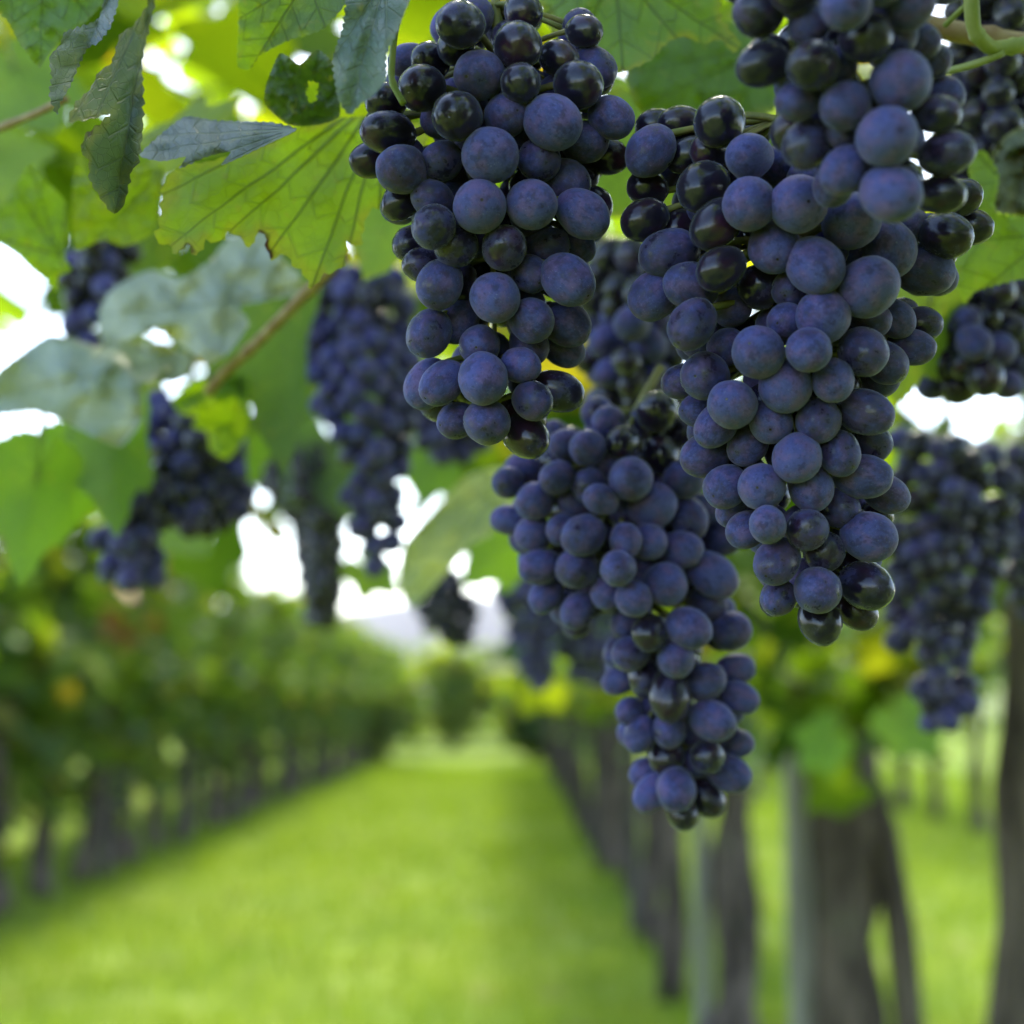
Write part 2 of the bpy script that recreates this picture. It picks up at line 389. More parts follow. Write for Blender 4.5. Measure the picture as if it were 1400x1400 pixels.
left_var = vine_variants(4, -1.1, .62, 1.40, 2.45, 900, 100, 1, .44, .95)
low_var = vine_variants(3, -1.4, 1.4, 1.30, 2.30, 1100, 400, 1, .65, 1.15)
right_var = vine_variants(4, -.75, .8, 1.40, 2.25, 400, 200)
far_var = vine_variants(3, -1.2, 1.2, 1.45, 2.30, 260, 300, 1, .1)
rd = random.Random(5)
LX, RX, R2X = -3.30, 0.80, 4.9
y = 7.6; i = 0
while y < 36:
    place_vine(left_var[i % 4], LX + rd.uniform(-.08, .08), y, rd.choice((0, math.pi)) * 0 + rd.uniform(-.1, .1),
               'dark vine with slender trunk in the blurred row left of the grass', 'vines in the row left of the grass', rd.uniform(.96, 1.06))
    y += rd.uniform(.6, 1.15); i += 1
y = 9.0; i = 0
while y < 29:
    place_vine(low_var[i % 3], -7.4 + rd.uniform(-.1, .1), y, rd.uniform(-.1, .1),
               'dim vine in the further row seen between the trunks at left', 'vines in the further row at left', rd.uniform(.94, 1.02))
    y += rd.uniform(1.2, 1.6); i += 1
y = 9.3; i = 0
while y < 29:
    place_vine(right_var[i % 4], RX + rd.uniform(-.08, .08), y, rd.uniform(-.1, .1),
               'dark vine trunk receding in the row along the right edge of the grass', 'vines in the row right of the grass')
    y += rd.uniform(.95, 1.3); i += 1
y = 11.5; i = 0
while y < 28:
    place_vine(far_var[i % 3], R2X + rd.uniform(-.1, .1), y, rd.uniform(-.1, .1),
               'pale blurred vine in the second row beyond the big trunks', 'vines in the second row at right')
    y += rd.uniform(1.4, 1.9); i += 1

M_AUT = plain_material('autumn_leaves', (.30, .085, .03), (.36, .20, .05), 9, .6)
c_ = P(235, 800, 9.0); o = place_vine(left_var[1], LX, c_.y, .2, 'vine with an orange red patch of leaves near the top of the blurred left row', None)
rg = np.random.default_rng(77); pts = np.concatenate([np.array(P(px, py, 8.9)) - np.array([LX, c_.y, 0]) + rg.normal(0, .10, (k, 3)) for px, py, k in ((175, 835, 12), (235, 775, 15), (295, 735, 13))])
vv, ff = leaf_mass(pts, rg.uniform(.07, .11, len(pts)), TPL, .3, rg); link('autumn_foliage', mesh_np('autumn_foliage', vv, ff, M_AUT, True), o); o.rotation_euler.z = 0

# near trunks of the right row, each one different
def near_vine(x, y, seed, r, lean, label, arms, nleaf, lo, hi, h=1.28, z_lo=1.42, z_hi=2.2, wind=None, spread=1.5, shoots=()):
    o = empty('grapevine', (x, y, 0)); tag(o, label, 'grapevine')
    T = trunk_mesh(seed, h, r, lean, arms)
    if wind: T.add(wind, [r*.42]*len(wind), 8, .3, 20, seed+9)
    T.build('trunk', M_BARK, o)
    rg = np.random.default_rng(seed); pts = crown_points(rg, nleaf, lo, hi, z_lo, z_hi, spread, .22, .28)
    for (px, py, d, k) in shoots:      # leafy shoots hanging about the head of the trunk
        pts = np.concatenate([pts, np.array(P(px, py, d)) - np.array([x, y, 0]) + rg.normal(0, (.07, .10, .055), (k, 3))])
    vv, ff = leaf_mass(pts, rg.uniform(.07, .115, len(pts)), TPL_HI, .5, rg)
    link('foliage', mesh_np('foliage', vv, ff, M_FOLI, True), o)
    return o
near_vine(.80, 8.05, 41, .045, (.03, .08), 'thin dark vine trunk in front of the receding row right of the grass', ((-1, 1.0, .8), (1, .8, .7)), 520, -.7, 1.0)
near_vine(.78, 6.65, 42, .050, (-.05, .05), 'dark rough vine trunk just left of the twin trunk below the long grape bunch', ((-1, 1.0, .8), (1, .8, .7)), 520, -.7, 1.0)
near_vine(.81, 5.30, 43, .068, (.0, .06), 'straight brown vine trunk below the tip of the long pointed grape bunch', ((-1, 1.0, .8), (1, .8, .7)), 520, -.7, 1.0)
near_vine(.785, 3.48, 44, .084, (-.02, .02), 'thick gnarled vine trunk tied beside a pale post, widest trunk in the picture', ((-1, 1.1, .85), (1, .7, .5)), 620, -1.25, 1.1,
          wind=[(.03, -.05, 1.22), (.10, -.06, 1.05), (.135, -.05, .8), (.15, -.04, .5), (.12, 0, .2), (.10, 0, -.05)],
          shoots=((1085, 890, 3.3, 9), (1110, 985, 3.15, 12), (1180, 925, 3.15, 14), (1235, 890, 3.2, 10), (1165, 1010, 3.2, 7)))
near_vine(.695, 2.38, 45, .036, (.22, .05), 'slim leaning vine trunk at the right edge of the picture', ((-1, 1.2, .75), (1, .6, .5)), 560, -1.3, 1.0, z_lo=1.62, z_hi=2.1, h=1.62)

M_POSTD = bark_material('dark_old_post', (.05, .042, .034), (.15, .13, .11), 18, .08)
def post(x, y, h, r, label, group=None, lean=0, mat=None):
    T = Tubes(); n = 10
    T.add([(lean*i/n, 0, -.1+(h+.1)*i/n) for i in range(n+1)], [r*(1+.04*math.sin(i*1.7)) for i in range(n+1)], 10, .12, 9, x+y)
    o = T.build('trellis_post', mat or M_POST); o.location = (x, y, 0); return tag(o, label, 'post', group)
post(.690, 3.47, 2.1, .032, 'pale weathered post standing against the thick gnarled trunk')
post(.70, 5.34, 2.1, .030, 'grey post beside the straight brown trunk under the long grape bunch')
for yy in (8.6, 12.6, 16.8, 21.2): post(.73, yy, 2.2, .035, 'dark trellis post in the receding row right of the grass', 'posts right of the grass', mat=M_POSTD)
for yy in (8.4, 11.0, 13.6, 16.4, 19.4, 23): post(-3.12, yy, 2.3, .045, 'dark trellis post in the blurred row left of the grass', 'posts left of the grass', mat=M_POSTD)

# trees closing the alley and the end of the left side
def tree(x, y, h, rad, seed, label, group=None, mat=None):
    o = empty('tree', (x, y, 0)); tag(o, label, 'tree', group); rd = random.Random(seed); rg = np.random.default_rng(seed)
    T = Tubes(); T.add([(0.1*math.sin(i+seed), 0, -.1+h*.75*i/6) for i in range(7)], [rad*.11*(1-.12*i) for i in range(7)], 9, .3, 8, seed)
    for k in range(6):
        a = rd.uniform(0, 6.28); z0 = h*rd.uniform(.15, .5)
        T.add(bez((0, 0, z0), (math.cos(a)*rad*.3, math.sin(a)*rad*.3, z0+h*.15), (math.cos(a)*rad*.7, math.sin(a)*rad*.7, z0+h*.25), 5), [rad*.05*(1-.15*i) for i in range(6)], 6)
    T.build('trunk', M_BARK, o)
    cl = []
    for k in range(30):
        d = rg.normal(size=3); d /= np.linalg.norm(d); c = d*np.array([rad*.8, rad*.8, h*.36])*rg.random()**.4 + np.array([0, 0, h*.55])
        cl.append(c + rg.normal(0, rad*.17, (70, 3)))
    pts = np.concatenate(cl); pts = pts[pts[:, 2] > .1]
    vv, ff = leaf_mass(pts, rg.uniform(.14, .26, len(pts))*max(1, rad/2.2), TPL, .4, rg)
    link('crown', mesh_np('crown', vv, ff, mat or M_FOLI, True), o)
tree(-3.2, 33, 1.8, 1.5, 1, 'rounded bush closing the grass alley at its left end')
tree(.9, 33, 1.6, 1.3, 3, 'green bush at the alley end behind the receding right row')
tree(-3.9, 44, 2.9, 1.9, 11, 'light green tree past the far end of the left row', None, M_FOLI_LIT)
tree(-1.7, 42, 2.9, 1.7, 12, 'light green tree closing the middle of the grass alley', None, M_FOLI_LIT)
tree(.6, 45, 3.2, 1.9, 13, 'light green tree behind the far end of the right row', None, M_FOLI_LIT)
for k, (x, y, h, r_) in enumerate([(-16, 60, 6, 3.4), (-10.5, 66, 4.5, 3.2), (4, 64, 4.4, 3.2), (11, 60, 5.5, 3.6), (19, 70, 6, 4)]):
    tree(x, y, h, r_, 20+k, 'pale green tree far beyond the vineyard rows', 'trees beyond the vineyard')

# ------------------------------------------------------------------ near leaves
def leaf_mesh(name, length, fold=0, droop=0, wave=.04, seed=0, width=1.0, curl=0.0, nth=150, nr=20, trim=0):
    """lobed, toothed vine leaf blade, tip along +Y, upper face +Z; origin where the stalk joins"""
    rd = random.Random(seed)
    jit = {a: rd.uniform(.92, 1.08) for a in (0, 27, 52, 80, 108, 140, 165, 180)}
    kn = [0, 27, 52, 80, 108, 140, 165, 180]; kv = [1, .69, .90, .60, .70, .56, .44, .10]
    jl = [rd.uniform(.9, 1.08) for _ in kn]; jr = [rd.uniform(.9, 1.08) for _ in kn]; jl[0] = jr[0] = 1; jl[-1] = jr[-1] = 1
    VE = [0, 52, -52, 108, -108, 152, -152]; verts = []; vd, vt, er, uv = [], [], [], []
    ths = [-179 + 358*i/nth for i in range(nth+1)]
    offs = rd.uniform(0, 9)
    def place(x, y, fr):
        r = math.hypot(x, y)
        z = .10*r*r*math.cos(3*math.atan2(x, y)+offs)*wave/.04*.5
        z += wave*1.3*(noise.noise(Vector((x*2.2+offs, y*2.2, seed))) ) + wave*.35*noise.noise(Vector((x*7, y*7+offs, seed)))*fr
        z += curl*r**2
        X = x*width
        ax = abs(X); sg = 1 if X >= 0 else -1
        a = R(fold)*(1-math.exp(-ax*6)); X2 = sg*ax*math.cos(a); z2 = z + ax*math.sin(a)
        if abs(droop) > 1e-4:
            k = R(droop); yy = y
            Y3 = math.sin(k*yy)/k - z2*math.sin(k*yy) if yy > 0 else yy; Z3 = -(1-math.cos(k*yy))/k + z2*math.cos(k*yy) if yy > 0 else z2
            y, z2 = (Y3, Z3)
        return Vector((X2, y, z2))*length
    def attrs(x, y, fr):
        th = math.degrees(math.atan2(x, y)); r = math.hypot(x, y)
        b = min(VE, key=lambda a: abs(a-th)); da = R(th-b)
        vd.append(abs(r*math.sin(da))); vt.append(r*math.cos(da)); er.append(fr); uv.append((x*.5+.5, y*.5+.5))
    verts.append(place(0, 0, 0)); attrs(0, 0, 0)
    for j in range(1, nr+1):
        fr = j/nr
        for i, th in enumerate(ths):
            t = abs(th); jt = jr if th > 0 else jl
            q = 0
            while q < len(kn)-2 and t > kn[q+1]: q += 1
            u = (t-kn[q])/(kn[q+1]-kn[q]); a0, a1 = kv[q]*jt[q], kv[q+1]*jt[q+1]
            u = u**.85 if a0 > a1 else 1-(1-u)**.85
            rr = a0+(a1-a0)*u
            if trim and th*trim > 60: rr *= 1 - .72*min(1, (t-60)/45)
            tooth = ((t*.155+.5) % 1.0); saw = (tooth if tooth < .7 else (1-tooth)*2.33)
            tooth2 = ((t*.39+.2) % 1.0)
            rr *= 1 + (.105*(saw-.4) + .035*(tooth2-.5))*fr**5*(t < 172)
            x, yv = math.sin(R(th))*rr*fr, math.cos(R(th))*rr*fr
            verts.append(place(x, yv, fr)); attrs(x, yv, fr)
    f = []; n1 = nth+1
    for i in range(nth): f.append((0, 1+i+1, 1+i))
    for j in range(nr-1):
        a = 1+j*n1; b = a+n1
        for i in range(nth): f.append((a+i, a+i+1, b+i+1, b+i))
    me = mesh(name, verts, f, M_LEAF)
    for nm, arr in (('vein_dist', vd), ('vein_along', vt), ('edge', er)):
        at = me.attributes.new(nm, 'FLOAT', 'POINT'); at.data.foreach_set('value', arr)
    ul = me.uv_layers.new(name='UVMap'); li = [0]*len(me.loops); me.loops.foreach_get('vertex_index', li)
    ul.data.foreach_set('uv', [c for k in li for c in uv[k]])
    return me

def near_leaf(label, p0, p1, roll, col, fold=10, droop=25, wave=.04, width=1.0, curl=0, stalk=None, lod=1, seed=None, group=None, trim=0):
    """p0, p1: photo pixel + distance of stalk joint and leaf tip; roll 0 shows the upper face to the camera, 180 the underside"""
    a, b = P(*p0), P(*p1); L = (b-a).length; Y = (b-a).normalized()
    V = CAM - (a+b)/2; N = (V - Y*V.dot(Y)).normalized(); X = Y.cross(N)
    N2 = N*math.cos(R(roll)) + X*math.sin(R(roll)); X2 = Y.cross(N2)
    near_leaf.k += 1; sd_ = seed if seed is not None else near_leaf.k
    k = R(droop); eff = abs(math.sin(k)/k) if abs(k) > 1e-4 else 1
    if abs(k) > 1e-4:   # turn the blade so that the chord of the bent midrib runs from p0 to p1
        ch = math.atan2((1-math.cos(k)), math.sin(k)); rot = Matrix.Rotation(ch, 3, X2); Y, N2 = rot @ Y, rot @ N2
        eff = math.hypot(math.sin(k), 1-math.cos(k))/k
    me = leaf_mesh('vine_leaf', L/eff, fold, droop, wave, sd_, width, curl, 150 if lod else 80, 20 if lod else 10, trim)
    M = Matrix((X2, Y, N2)).transposed().to_4x4(); M.translation = a
    o = link('vine_leaf', me); o.matrix_world = M; o.color = col; o.pass_index = 14 if col[2] > .06 else 52; tag(o, label, 'leaf', group)
    e = P(*stalk) if stalk else a - (b-a)*.45 + UP*L*.25
    T = Tubes(); inv = M.inverted(); m_ = (a+e)/2 + UP*L*.06
    T.add([inv @ p for p in bez(a, m_, e, 8)], [.0011]*5+[.0014]*4, 7)
    T.build('petiole', M_GREEN, o); return o
near_leaf.k = 0

G_BRIGHT = (.105, .165, .016, .9); G_MID = (.060, .115, .020, .3); G_DARK = (.032, .065, .018, .2); G_GREY = (.075, .110, .085, .15); G_BLUE = (.095, .125, .115, .1)


from mathutils.geometry import delaunay_2d_cdt
def inside(p, poly):
    c = False; j = len(poly)-1
    for i in range(len(poly)):
        xi, yi = poly[i]; xj, yj = poly[j]
        if (yi > p[1]) != (yj > p[1]) and p[0] < (xj-xi)*(p[1]-yi)/(yj-yi)+xi: c = not c
        j = i
    return c
def shaped_leaf(label, outline, d0, root, tips, col, grad=(0, 0), bow=0.0, fold=0.0, wave=.004, under=False, trans=52, sec=.5, teeth=1.0, hole=None, stalk=None, seed=None):
    """a leaf given by its outline: photo pixels set at distance d0, tilted by grad (metres per 100 px), bowed, folded along root-first tip"""
    shaped_leaf.k += 1; sd_ = seed or shaped_leaf.k*3.7
    O = [Vector(p) for p in outline]; ar = sum(O[i].x*O[(i+1) % len(O)].y - O[(i+1) % len(O)].x*O[i].y for i in range(len(O)))
    if ar < 0: O.reverse()
    cx = sum(p.x for p in O)/len(O); cy = sum(p.y for p in O)/len(O)
    L = max((p-q).length for p in O for q in O); st = L/70; B = []; acc = 0
    for i in range(len(O)):                       # smooth the corners a little and add the teeth
        a, b, c_, e = O[i-1], O[i], O[(i+1) % len(O)], O[(i+2) % len(O)]; n = max(1, int((c_-b).length/st))
        nr = Vector(((c_-b).y, -(c_-b).x)).normalized()
        for k in range(n):
            t = k/n; p = b.lerp(c_, t); cr = .5*((2*b)+(c_-a)*t+(2*a-5*b+4*c_-e)*t*t+(3*b-a-3*c_+e)*t**3)
            p = p.lerp(cr, .55); acc += (c_-b).length/n
            ph = (acc/(L*.050)) % 1.0; saw = ph/.72 if ph < .72 else (1-ph)/.28
            p = p + nr*L*.021*teeth*(saw-.4)*(.6+.8*noise.noise(Vector((acc*.02, sd_, 0))))
            B.append(p)
    poly = [(p.x, p.y) for p in B]; g = L/34; pts = list(B)
    x = min(p[0] for p in poly)
    while x < max(p[0] for p in poly):
        y = min(p[1] for p in poly)
        while y < max(p[1] for p in poly):
            q = Vector((x + random.uniform(-.25, .25)*g, y + random.uniform(-.25, .25)*g))
            if inside(q, poly) and min((q-b).length_squared for b in B) > (g*.45)**2: pts.append(q)
            y += g
        x += g
    nb = len(B); vc, _, fc, *_r = delaunay_2d_cdt(pts, [], [list(range(nb))], 1, 1e-4)
    if hole: fc = [t for t in fc if not inside(sum((vc[i] for i in t), Vector((0, 0)))/3, hole)]
    r0 = Vector(root); tp = [Vector(t) for t in tips]; ax = (tp[0]-r0).normalized(); nx = Vector((-ax.y, ax.x))
    V, vd, vt, er, uv = [], [], [], [], []
    for p in vc:
        q = p - Vector((cx, cy)); best = None
        for t in tp:
            u = (t-r0).normalized(); w_ = p-r0; al = w_.dot(u); pe = abs(w_.x*u.y - w_.y*u.x) if al > 0 else w_.length
            if best is None or pe < best[0]: best = (pe, al)
        vd.append(best[0]/L); vt.append(max(0, best[1])/L)
        de = min((p-b).length for b in B); er.append(max(0, 1-de/(L*.26))); uv.append((p.x/L, p.y/L))
        s_ = (p-r0).dot(nx)/100
        d = d0 + grad[0]*q.x/100 + grad[1]*q.y/100 + bow*(q.length/100)**2 + fold*abs(s_)
        d += 1.5*wave*(noise.noise(Vector((p.x/L*3, p.y/L*3, sd_))) + .55*noise.noise(Vector((p.x/L*8, p.y/L*8, sd_))) + .22*noise.noise(Vector((p.x/L*19, p.y/L*19, sd_))))
        d += wave*.5*math.exp(-best[0]/L*30)
        V.append(P(p.x, p.y, d))
    c0 = P(cx, cy, d0); V = [v_-c0 for v_ in V]
    F_ = []
    for t in fc:
        n_ = (V[t[1]]-V[t[0]]).cross(V[t[2]]-V[t[0]]); fr = n_.dot(CAM-c0) > 0
        F_.append(tuple(t) if fr != under else tuple(reversed(t)))
    me = mesh('vine_leaf', V, F_, leaf_material('vine_leaf_blade', True, ((root[0]/L, root[1]/L), [(t[0]/L, t[1]/L) for t in tips]), sec))
    for nm, arr in (('vein_dist', vd), ('vein_along', vt), ('edge', er)):
        at = me.attributes.new(nm, 'FLOAT', 'POINT'); at.data.foreach_set('value', arr)
    ul = me.uv_layers.new(name='UVMap'); ul.data.foreach_set('uv', [c for lp in me.loops for c in uv[lp.vertex_index]])
    o = link('vine_leaf', me, None, c0); o.color = col; o.pass_index = trans; tag(o, label, 'leaf')
    if stalk:
        q0 = r0 - Vector((cx, cy)); a = P(root[0], root[1], d0 + grad[0]*q0.x/100 + grad[1]*q0.y/100) - c0; e = P(*stalk) - c0
        T = Tubes(); T.add(bez(a, (a+e)/2 + Vector((0, 0, .008)), e, 8), [.0011]*5+[.0014]*4, 7); T.build('petiole', M_GREEN, o)
    return o
shaped_leaf.k = 0
def cp(*pts): return [(x/2.439, y/2.439) for x, y in pts]
G_SKY = (.23, .26, .26, .1)  # sky reflection put into the pale leaf colour
shaped_leaf('large bright backlit leaf with brown toothed lower edge left of the upper left grape bunch',
 cp((1250,385),(1130,395),(1000,430),(900,470),(800,505),(700,540),(600,550),(545,620),(540,700),(520,800),(560,815),(590,848),(620,812),(655,852),(690,800),(735,808),(762,772),(800,790),(830,828),(852,790),(880,775),(890,830),(908,868),(950,845),(985,895),(1005,900),(1040,962),(1070,920),(1110,905),(1150,885),(1155,805),(1200,822),(1215,740),(1245,690),(1300,700),(1400,640),(1420,450),(1340,385)),
 .485, (530, 118), cp((1040,955),(900,850),(740,800),(560,815),(530,650),(1150,880),(1260,780),(1400,650)), (.150, .205, .009, 1.0), (.006, -.010), .002, 0, .007, under=True, trans=60, sec=.30, stalk=(600, 60, .50))
shaped_leaf('blue grey folded leaf lying across the top of the large bright leaf',
 cp((465,518),(540,445),(620,388),(720,402),(900,408),(990,432),(890,482),(738,552),(770,505),(690,522),(598,562),(620,522),(540,538)),
 .462, (404, 177), cp((465,510),(620,395),(600,555),(745,545),(540,450)), (.100, .120, .130, .0), (-.012, -.035), 0, .010, .006, under=False, trans=10, teeth=.6)
shaped_leaf('folded grey green leaf hanging straight down with a brown tip',
 cp((500,-60),(490,20),(440,90),(408,105),(395,135),(372,210),(330,240),(300,300),(255,340),(230,405),(290,400),(368,378),(330,415),(285,450),(270,505),(296,535),(300,600),(350,682),(380,714),(410,690),(425,640),(440,562),(460,550),(475,440),(478,300),(475,200),(530,-60)),
 .450, (208, -20), cp((380,712),(235,402),(275,500),(475,540)), (.062, .090, .086, .75), (.022, -.012), .001, -.045, .006, under=False, trans=18)  # grey tint carries the sky reflected on the dark green face
shaped_leaf('narrow blue grey leaf hanging at upper left beside the brown tipped leaf',
 cp((360,-60),(330,60),(260,92),(215,108),(200,150),(165,190),(172,260),(165,320),(190,382),(202,340),(232,290),(270,200),(292,160),(330,140),(372,80),(410,-60)),
 .445, (158, -24), cp((190,380),(165,190),(215,110)), (.098, .122, .126, .0), (.018, -.02), 0, -.02, .004, under=False, trans=14, teeth=1.3)
shaped_leaf('dark green leaf cut by the upper left corner',
 cp((-60,-90),(-40,20),(20,62),(70,150),(132,226),(160,182),(230,112),(300,60),(400,-90)),
 .49, (60, -60), cp((132,224),(-40,20),(300,60)), (.060, .110, .014, .2), (.01, -.012), .002, .004, .005, under=True, trans=48)
shaped_leaf('small dark green leaf with a torn hole above the large bright leaf',
 cp((884,350),(888,280),(930,180),(960,188),(1000,216),(1060,165),(1110,210),(1132,280),(1132,390),(1050,418),(960,416)),
 .475, (420, 172), cp((1060,170),(930,185),(890,300),(1130,280)), (.030, .060, .010, .25), (.004, .012), .003, 0, .006, under=True, trans=34, teeth=.5,
 hole=cp((1030,268),(1060,278),(1056,330),(1032,348),(1020,310)))
shaped_leaf('soft green drooping leaf at the top edge left of the grapes',
 cp((820,-80),(795,120),(792,220),(832,232),(870,182),(960,135),(1085,92),(1200,-80)),
 .395, (420, -30), cp((835,230),(800,60),(1085,90)), (.085, .135, .014, .1), (.012, -.012), .002, -.015, .005, under=True, trans=52)
shaped_leaf('blue green blurred leaf hanging at the left shoulder of the upper left grape bunch',
 cp((1180,-80),(1140,100),(1110,190),(1115,260),(1130,340),(1166,382),(1200,350),(1250,312),(1290,260),(1290,180),(1330,90),(1385,-80)),
 .392, (528, -33), cp((1166,380),(1112,200),(1290,250)), (.070, .108, .092, .1), (-.016, -.02), .002, -.02, .004, under=False, trans=16)  # bluish tint paints in the sky mirrored on this leaf
shaped_leaf('green leaf with red brown ragged edge at the top between the two big grape bunches',
 [(730,-60),(742,20),(768,62),(800,78),(826,92),(852,98),(890,82),(912,58),(935,50),(962,60),(985,54),(1002,72),(1013,60),(985,22),(975,-60)],
 .51, (840, -50), [(852,95),(745,20),(1008,65),(925,50),(790,75)], (.085, .140, .014, 1.0), (.004, -.012), .002, .004, .006, under=True, trans=55)
shaped_leaf('dark green shaded leaf behind the gap between the two big grape bunches',
 [(858,88),(862,130),(880,158),(910,166),(990,176),(1072,140),(1080,60),(1000,30),(920,45)],
 .575, (1060, 60), [(870,150),(860,100),(990,172)], (.050, .095, .010, .5), (.005, -.01), .002, 0, .006, under=True, trans=50)
shaped_leaf('bright green leaf at the right edge beside the dark brown wood',
 [(1322,218),(1345,205),(1366,240),(1360,290),(1400,296),(1440,300),(1440,370),(1380,385),(1335,398),(1318,416),(1304,370),(1310,300),(1328,262)],
 .53, (1440, 320), [(1318,414),(1340,215),(1310,330)], (.110, .165, .012, .2), (.008, -.01), .002, 0, .006, under=True, trans=58)
shaped_leaf('light green blurred leaf at left with a stalk crossing it',
 cp((-60,560),(0,680),(50,620),(100,545),(150,600),(222,680),(216,850),(238,900),(196,922),(186,972),(150,930),(110,900),(60,850),(0,812),(-60,800)),
 .60, (82, 350), cp((0,560),(100,550),(-50,780),(220,690)), (.105, .165, .012, .2), (.008, .01), .001, 0, .006, under=True, trans=56)
shaped_leaf('yellow green blurred leaf behind the brown leaf tip',
 cp((240,650),(262,520),(300,600),(350,690),(430,640),(450,560),(545,555),(525,760),(420,822),(340,800),(250,832)),
 .60, (222, 232), cp((300,820),(250,650),(520,750)), (.120, .165, .012, .2), (.006, .01), .001, 0, .006, under=True, trans=56)
shaped_leaf('pale grey blurred leaf under the large bright leaf',
 cp((700,870),(760,800),(880,770),(930,850),(1000,920),(990,980),(800,1020),(830,1080),(760,1180),(700,1210),(600,1150),(520,1100),(430,1130),(350,1160),(330,1040),(380,960),(500,900),(600,930)),
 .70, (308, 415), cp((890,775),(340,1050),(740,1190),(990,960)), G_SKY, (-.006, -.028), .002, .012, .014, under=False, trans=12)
shaped_leaf('long pale blue grey blurred leaf stretching to the left edge',
 cp((-60,1400),(-40,1270),(80,1170),(160,1118),(240,1128),(330,1160),(430,1130),(560,1150),(640,1200),(600,1270),(480,1280),(472,1400),(400,1490),(280,1440),(180,1390),(100,1372),(0,1384)),
 .72, (250, 487), cp((0,1320),(400,1480),(160,1125)), (.22, .255, .25, .1), (.006, -.028), .002, .012, .014, under=False, trans=14)  # pale blue grey is sky sheen put into the colour
shaped_leaf('small bright green lobed leaf under the tan cane',
 cp((572,1332),(620,1290),(700,1240),(780,1248),(832,1262),(832,1400),(802,1480),(760,1532),(702,1502),(690,1440),(640,1425),(660,1390),(600,1378)),
 .80, (330, 515), cp((575,1335),(760,1525),(830,1380)), (.115, .185, .010, .1), (.008, .006), .001, 0, .008, under=True, trans=60)
shaped_leaf('pale grey green leaf slanting behind the tip of the upper left grape bunch',
 [(545,800),(552,745),(590,700),(640,650),(690,640),(700,690),(672,730),(640,748),(600,795),(565,832)],
 .92, (695, 645), [(560,825),(550,740),(670,735)], (.28, .31, .27, .1), (.006, -.03), .002, .01, .012, under=False, trans=30)  # paleness of this colour is painted sky reflection

exec_leaves = [
 # label, joint, tip, roll, colour, kwargs
 ('dark green drooping leaf right of the small bright lobed leaf', (392, 430, .82), (385, 650, .80), 140, (.035, .07, .018, .1), dict(fold=25, droop=25, width=.6)),
 ('mid green hanging leaf between two dark grape clusters at left', (150, 570, .84), (158, 735, .82), 165, (.075, .14, .015, .1), dict(fold=20, droop=15, width=.6)),
 ('bright leaf hanging at the left edge under the white sky', (50, 655, .80), (25, 800, .80), 165, (.095, .165, .016, .1), dict(fold=15, droop=20, width=.65)),
 ('second bright leaf at left edge, right of the sky lit one', (110, 625, .86), (85, 735, .86), 160, (.085, .16, .016, .1), dict(fold=15, droop=20, width=.9)),
 ('bright green leaf edge peeping between the two big grape bunches', (880, 210, .66), (800, 300, .64), 160, G_BRIGHT, dict(fold=10, droop=20, width=1.0)),
 ('green yellow leaf scrap hanging right of the largest grape bunch', (1270, 420, .62), (1225, 560, .62), 150, (.085, .13, .03, .3), dict(fold=20, droop=20, width=.7)),
 ('light green leaf under the small lower lobe of the purple blurred bunch', (1235, 985, 2.0), (1285, 1040, 1.95), 165, (.085, .155, .014, .1), dict(fold=12, droop=20, width=.9)),
 ('small bright leaf over the left side of the thick gnarled trunk head', (1135, 1010, 2.6), (1092, 1055, 2.55), 165, (.075, .15, .012, .1), dict(fold=12, droop=20, width=.8)),
 ('yellow green leaf at far left under the pink brown stalk', (-10, 215, .92), (60, 265, .9), 165, (.10, .155, .012, .1), dict(fold=12, droop=20, width=.9)),
 ('blurred green leaf between the stalk and the hanging leaves at far left', (20, 95, .95), (75, 185, .92), 160, (.09, .15, .012, .1), dict(fold=15, droop=20, width=.9)),
 ('dark olive leaf beside the few berries at far left', (215, 330, .95), (160, 380, .94), 150, (.04, .07, .018, .1), dict(fold=15, droop=20, width=.9)),
 ('blurred leaf above the small lobed leaf, beside the dark hanging grapes', (330, 610, 1.05), (285, 690, 1.05), 160, (.05, .10, .014, .1), dict(fold=15, droop=20, width=.9)),
 ('mid green blurred leaf beside the dark bunch under the pale slanting leaf', (700, 735, 1.15), (632, 800, 1.12), 160, (.07, .13, .014, .1), dict(fold=12, droop=20, width=.9)),
 ('green blurred leaf behind the straggly tail of the blurred blue bunch', (455, 610, 1.5), (500, 720, 1.48), 160, (.05, .10, .014, .1), dict(fold=12, droop=20, width=1.0)),
 ('dim green leaf between the blurred blue bunch and the pale slanting leaf', (600, 615, 1.4), (572, 690, 1.38), 160, (.06, .12, .014, .1), dict(fold=12, droop=20, width=.9)),
 ('yellowish blurred leaf under the dark hanging grapes left of the white sky', (215, 700, 1.4), (285, 760, 1.38), 160, (.10, .15, .016, .1), dict(fold=12, droop=20, width=.9)),
 ('blurred green leaf under the tail of the blurred blue bunch', (500, 775, 1.5), (545, 815, 1.5), 160, (.08, .14, .016, .1), dict(fold=12, droop=20, width=.9)),
 ('soft pale leaf behind the hanging brown tipped leaf', (240, 190, .70), (330, 135, .70), 150, (.13, .17, .06, .3), dict(fold=20, droop=20, width=.6)),
 ('drooping green leaf behind the left edge of the upper left grape bunch', (560, 250, .75), (500, 385, .72), 160, (.09, .15, .02, .5), dict(fold=15, droop=20, width=.8)),
]
for lab, a, b, roll, col, kw in exec_leaves:
    near_leaf(lab, a, b, roll, col, lod=1 if a[2] < .63 else 0, **kw)

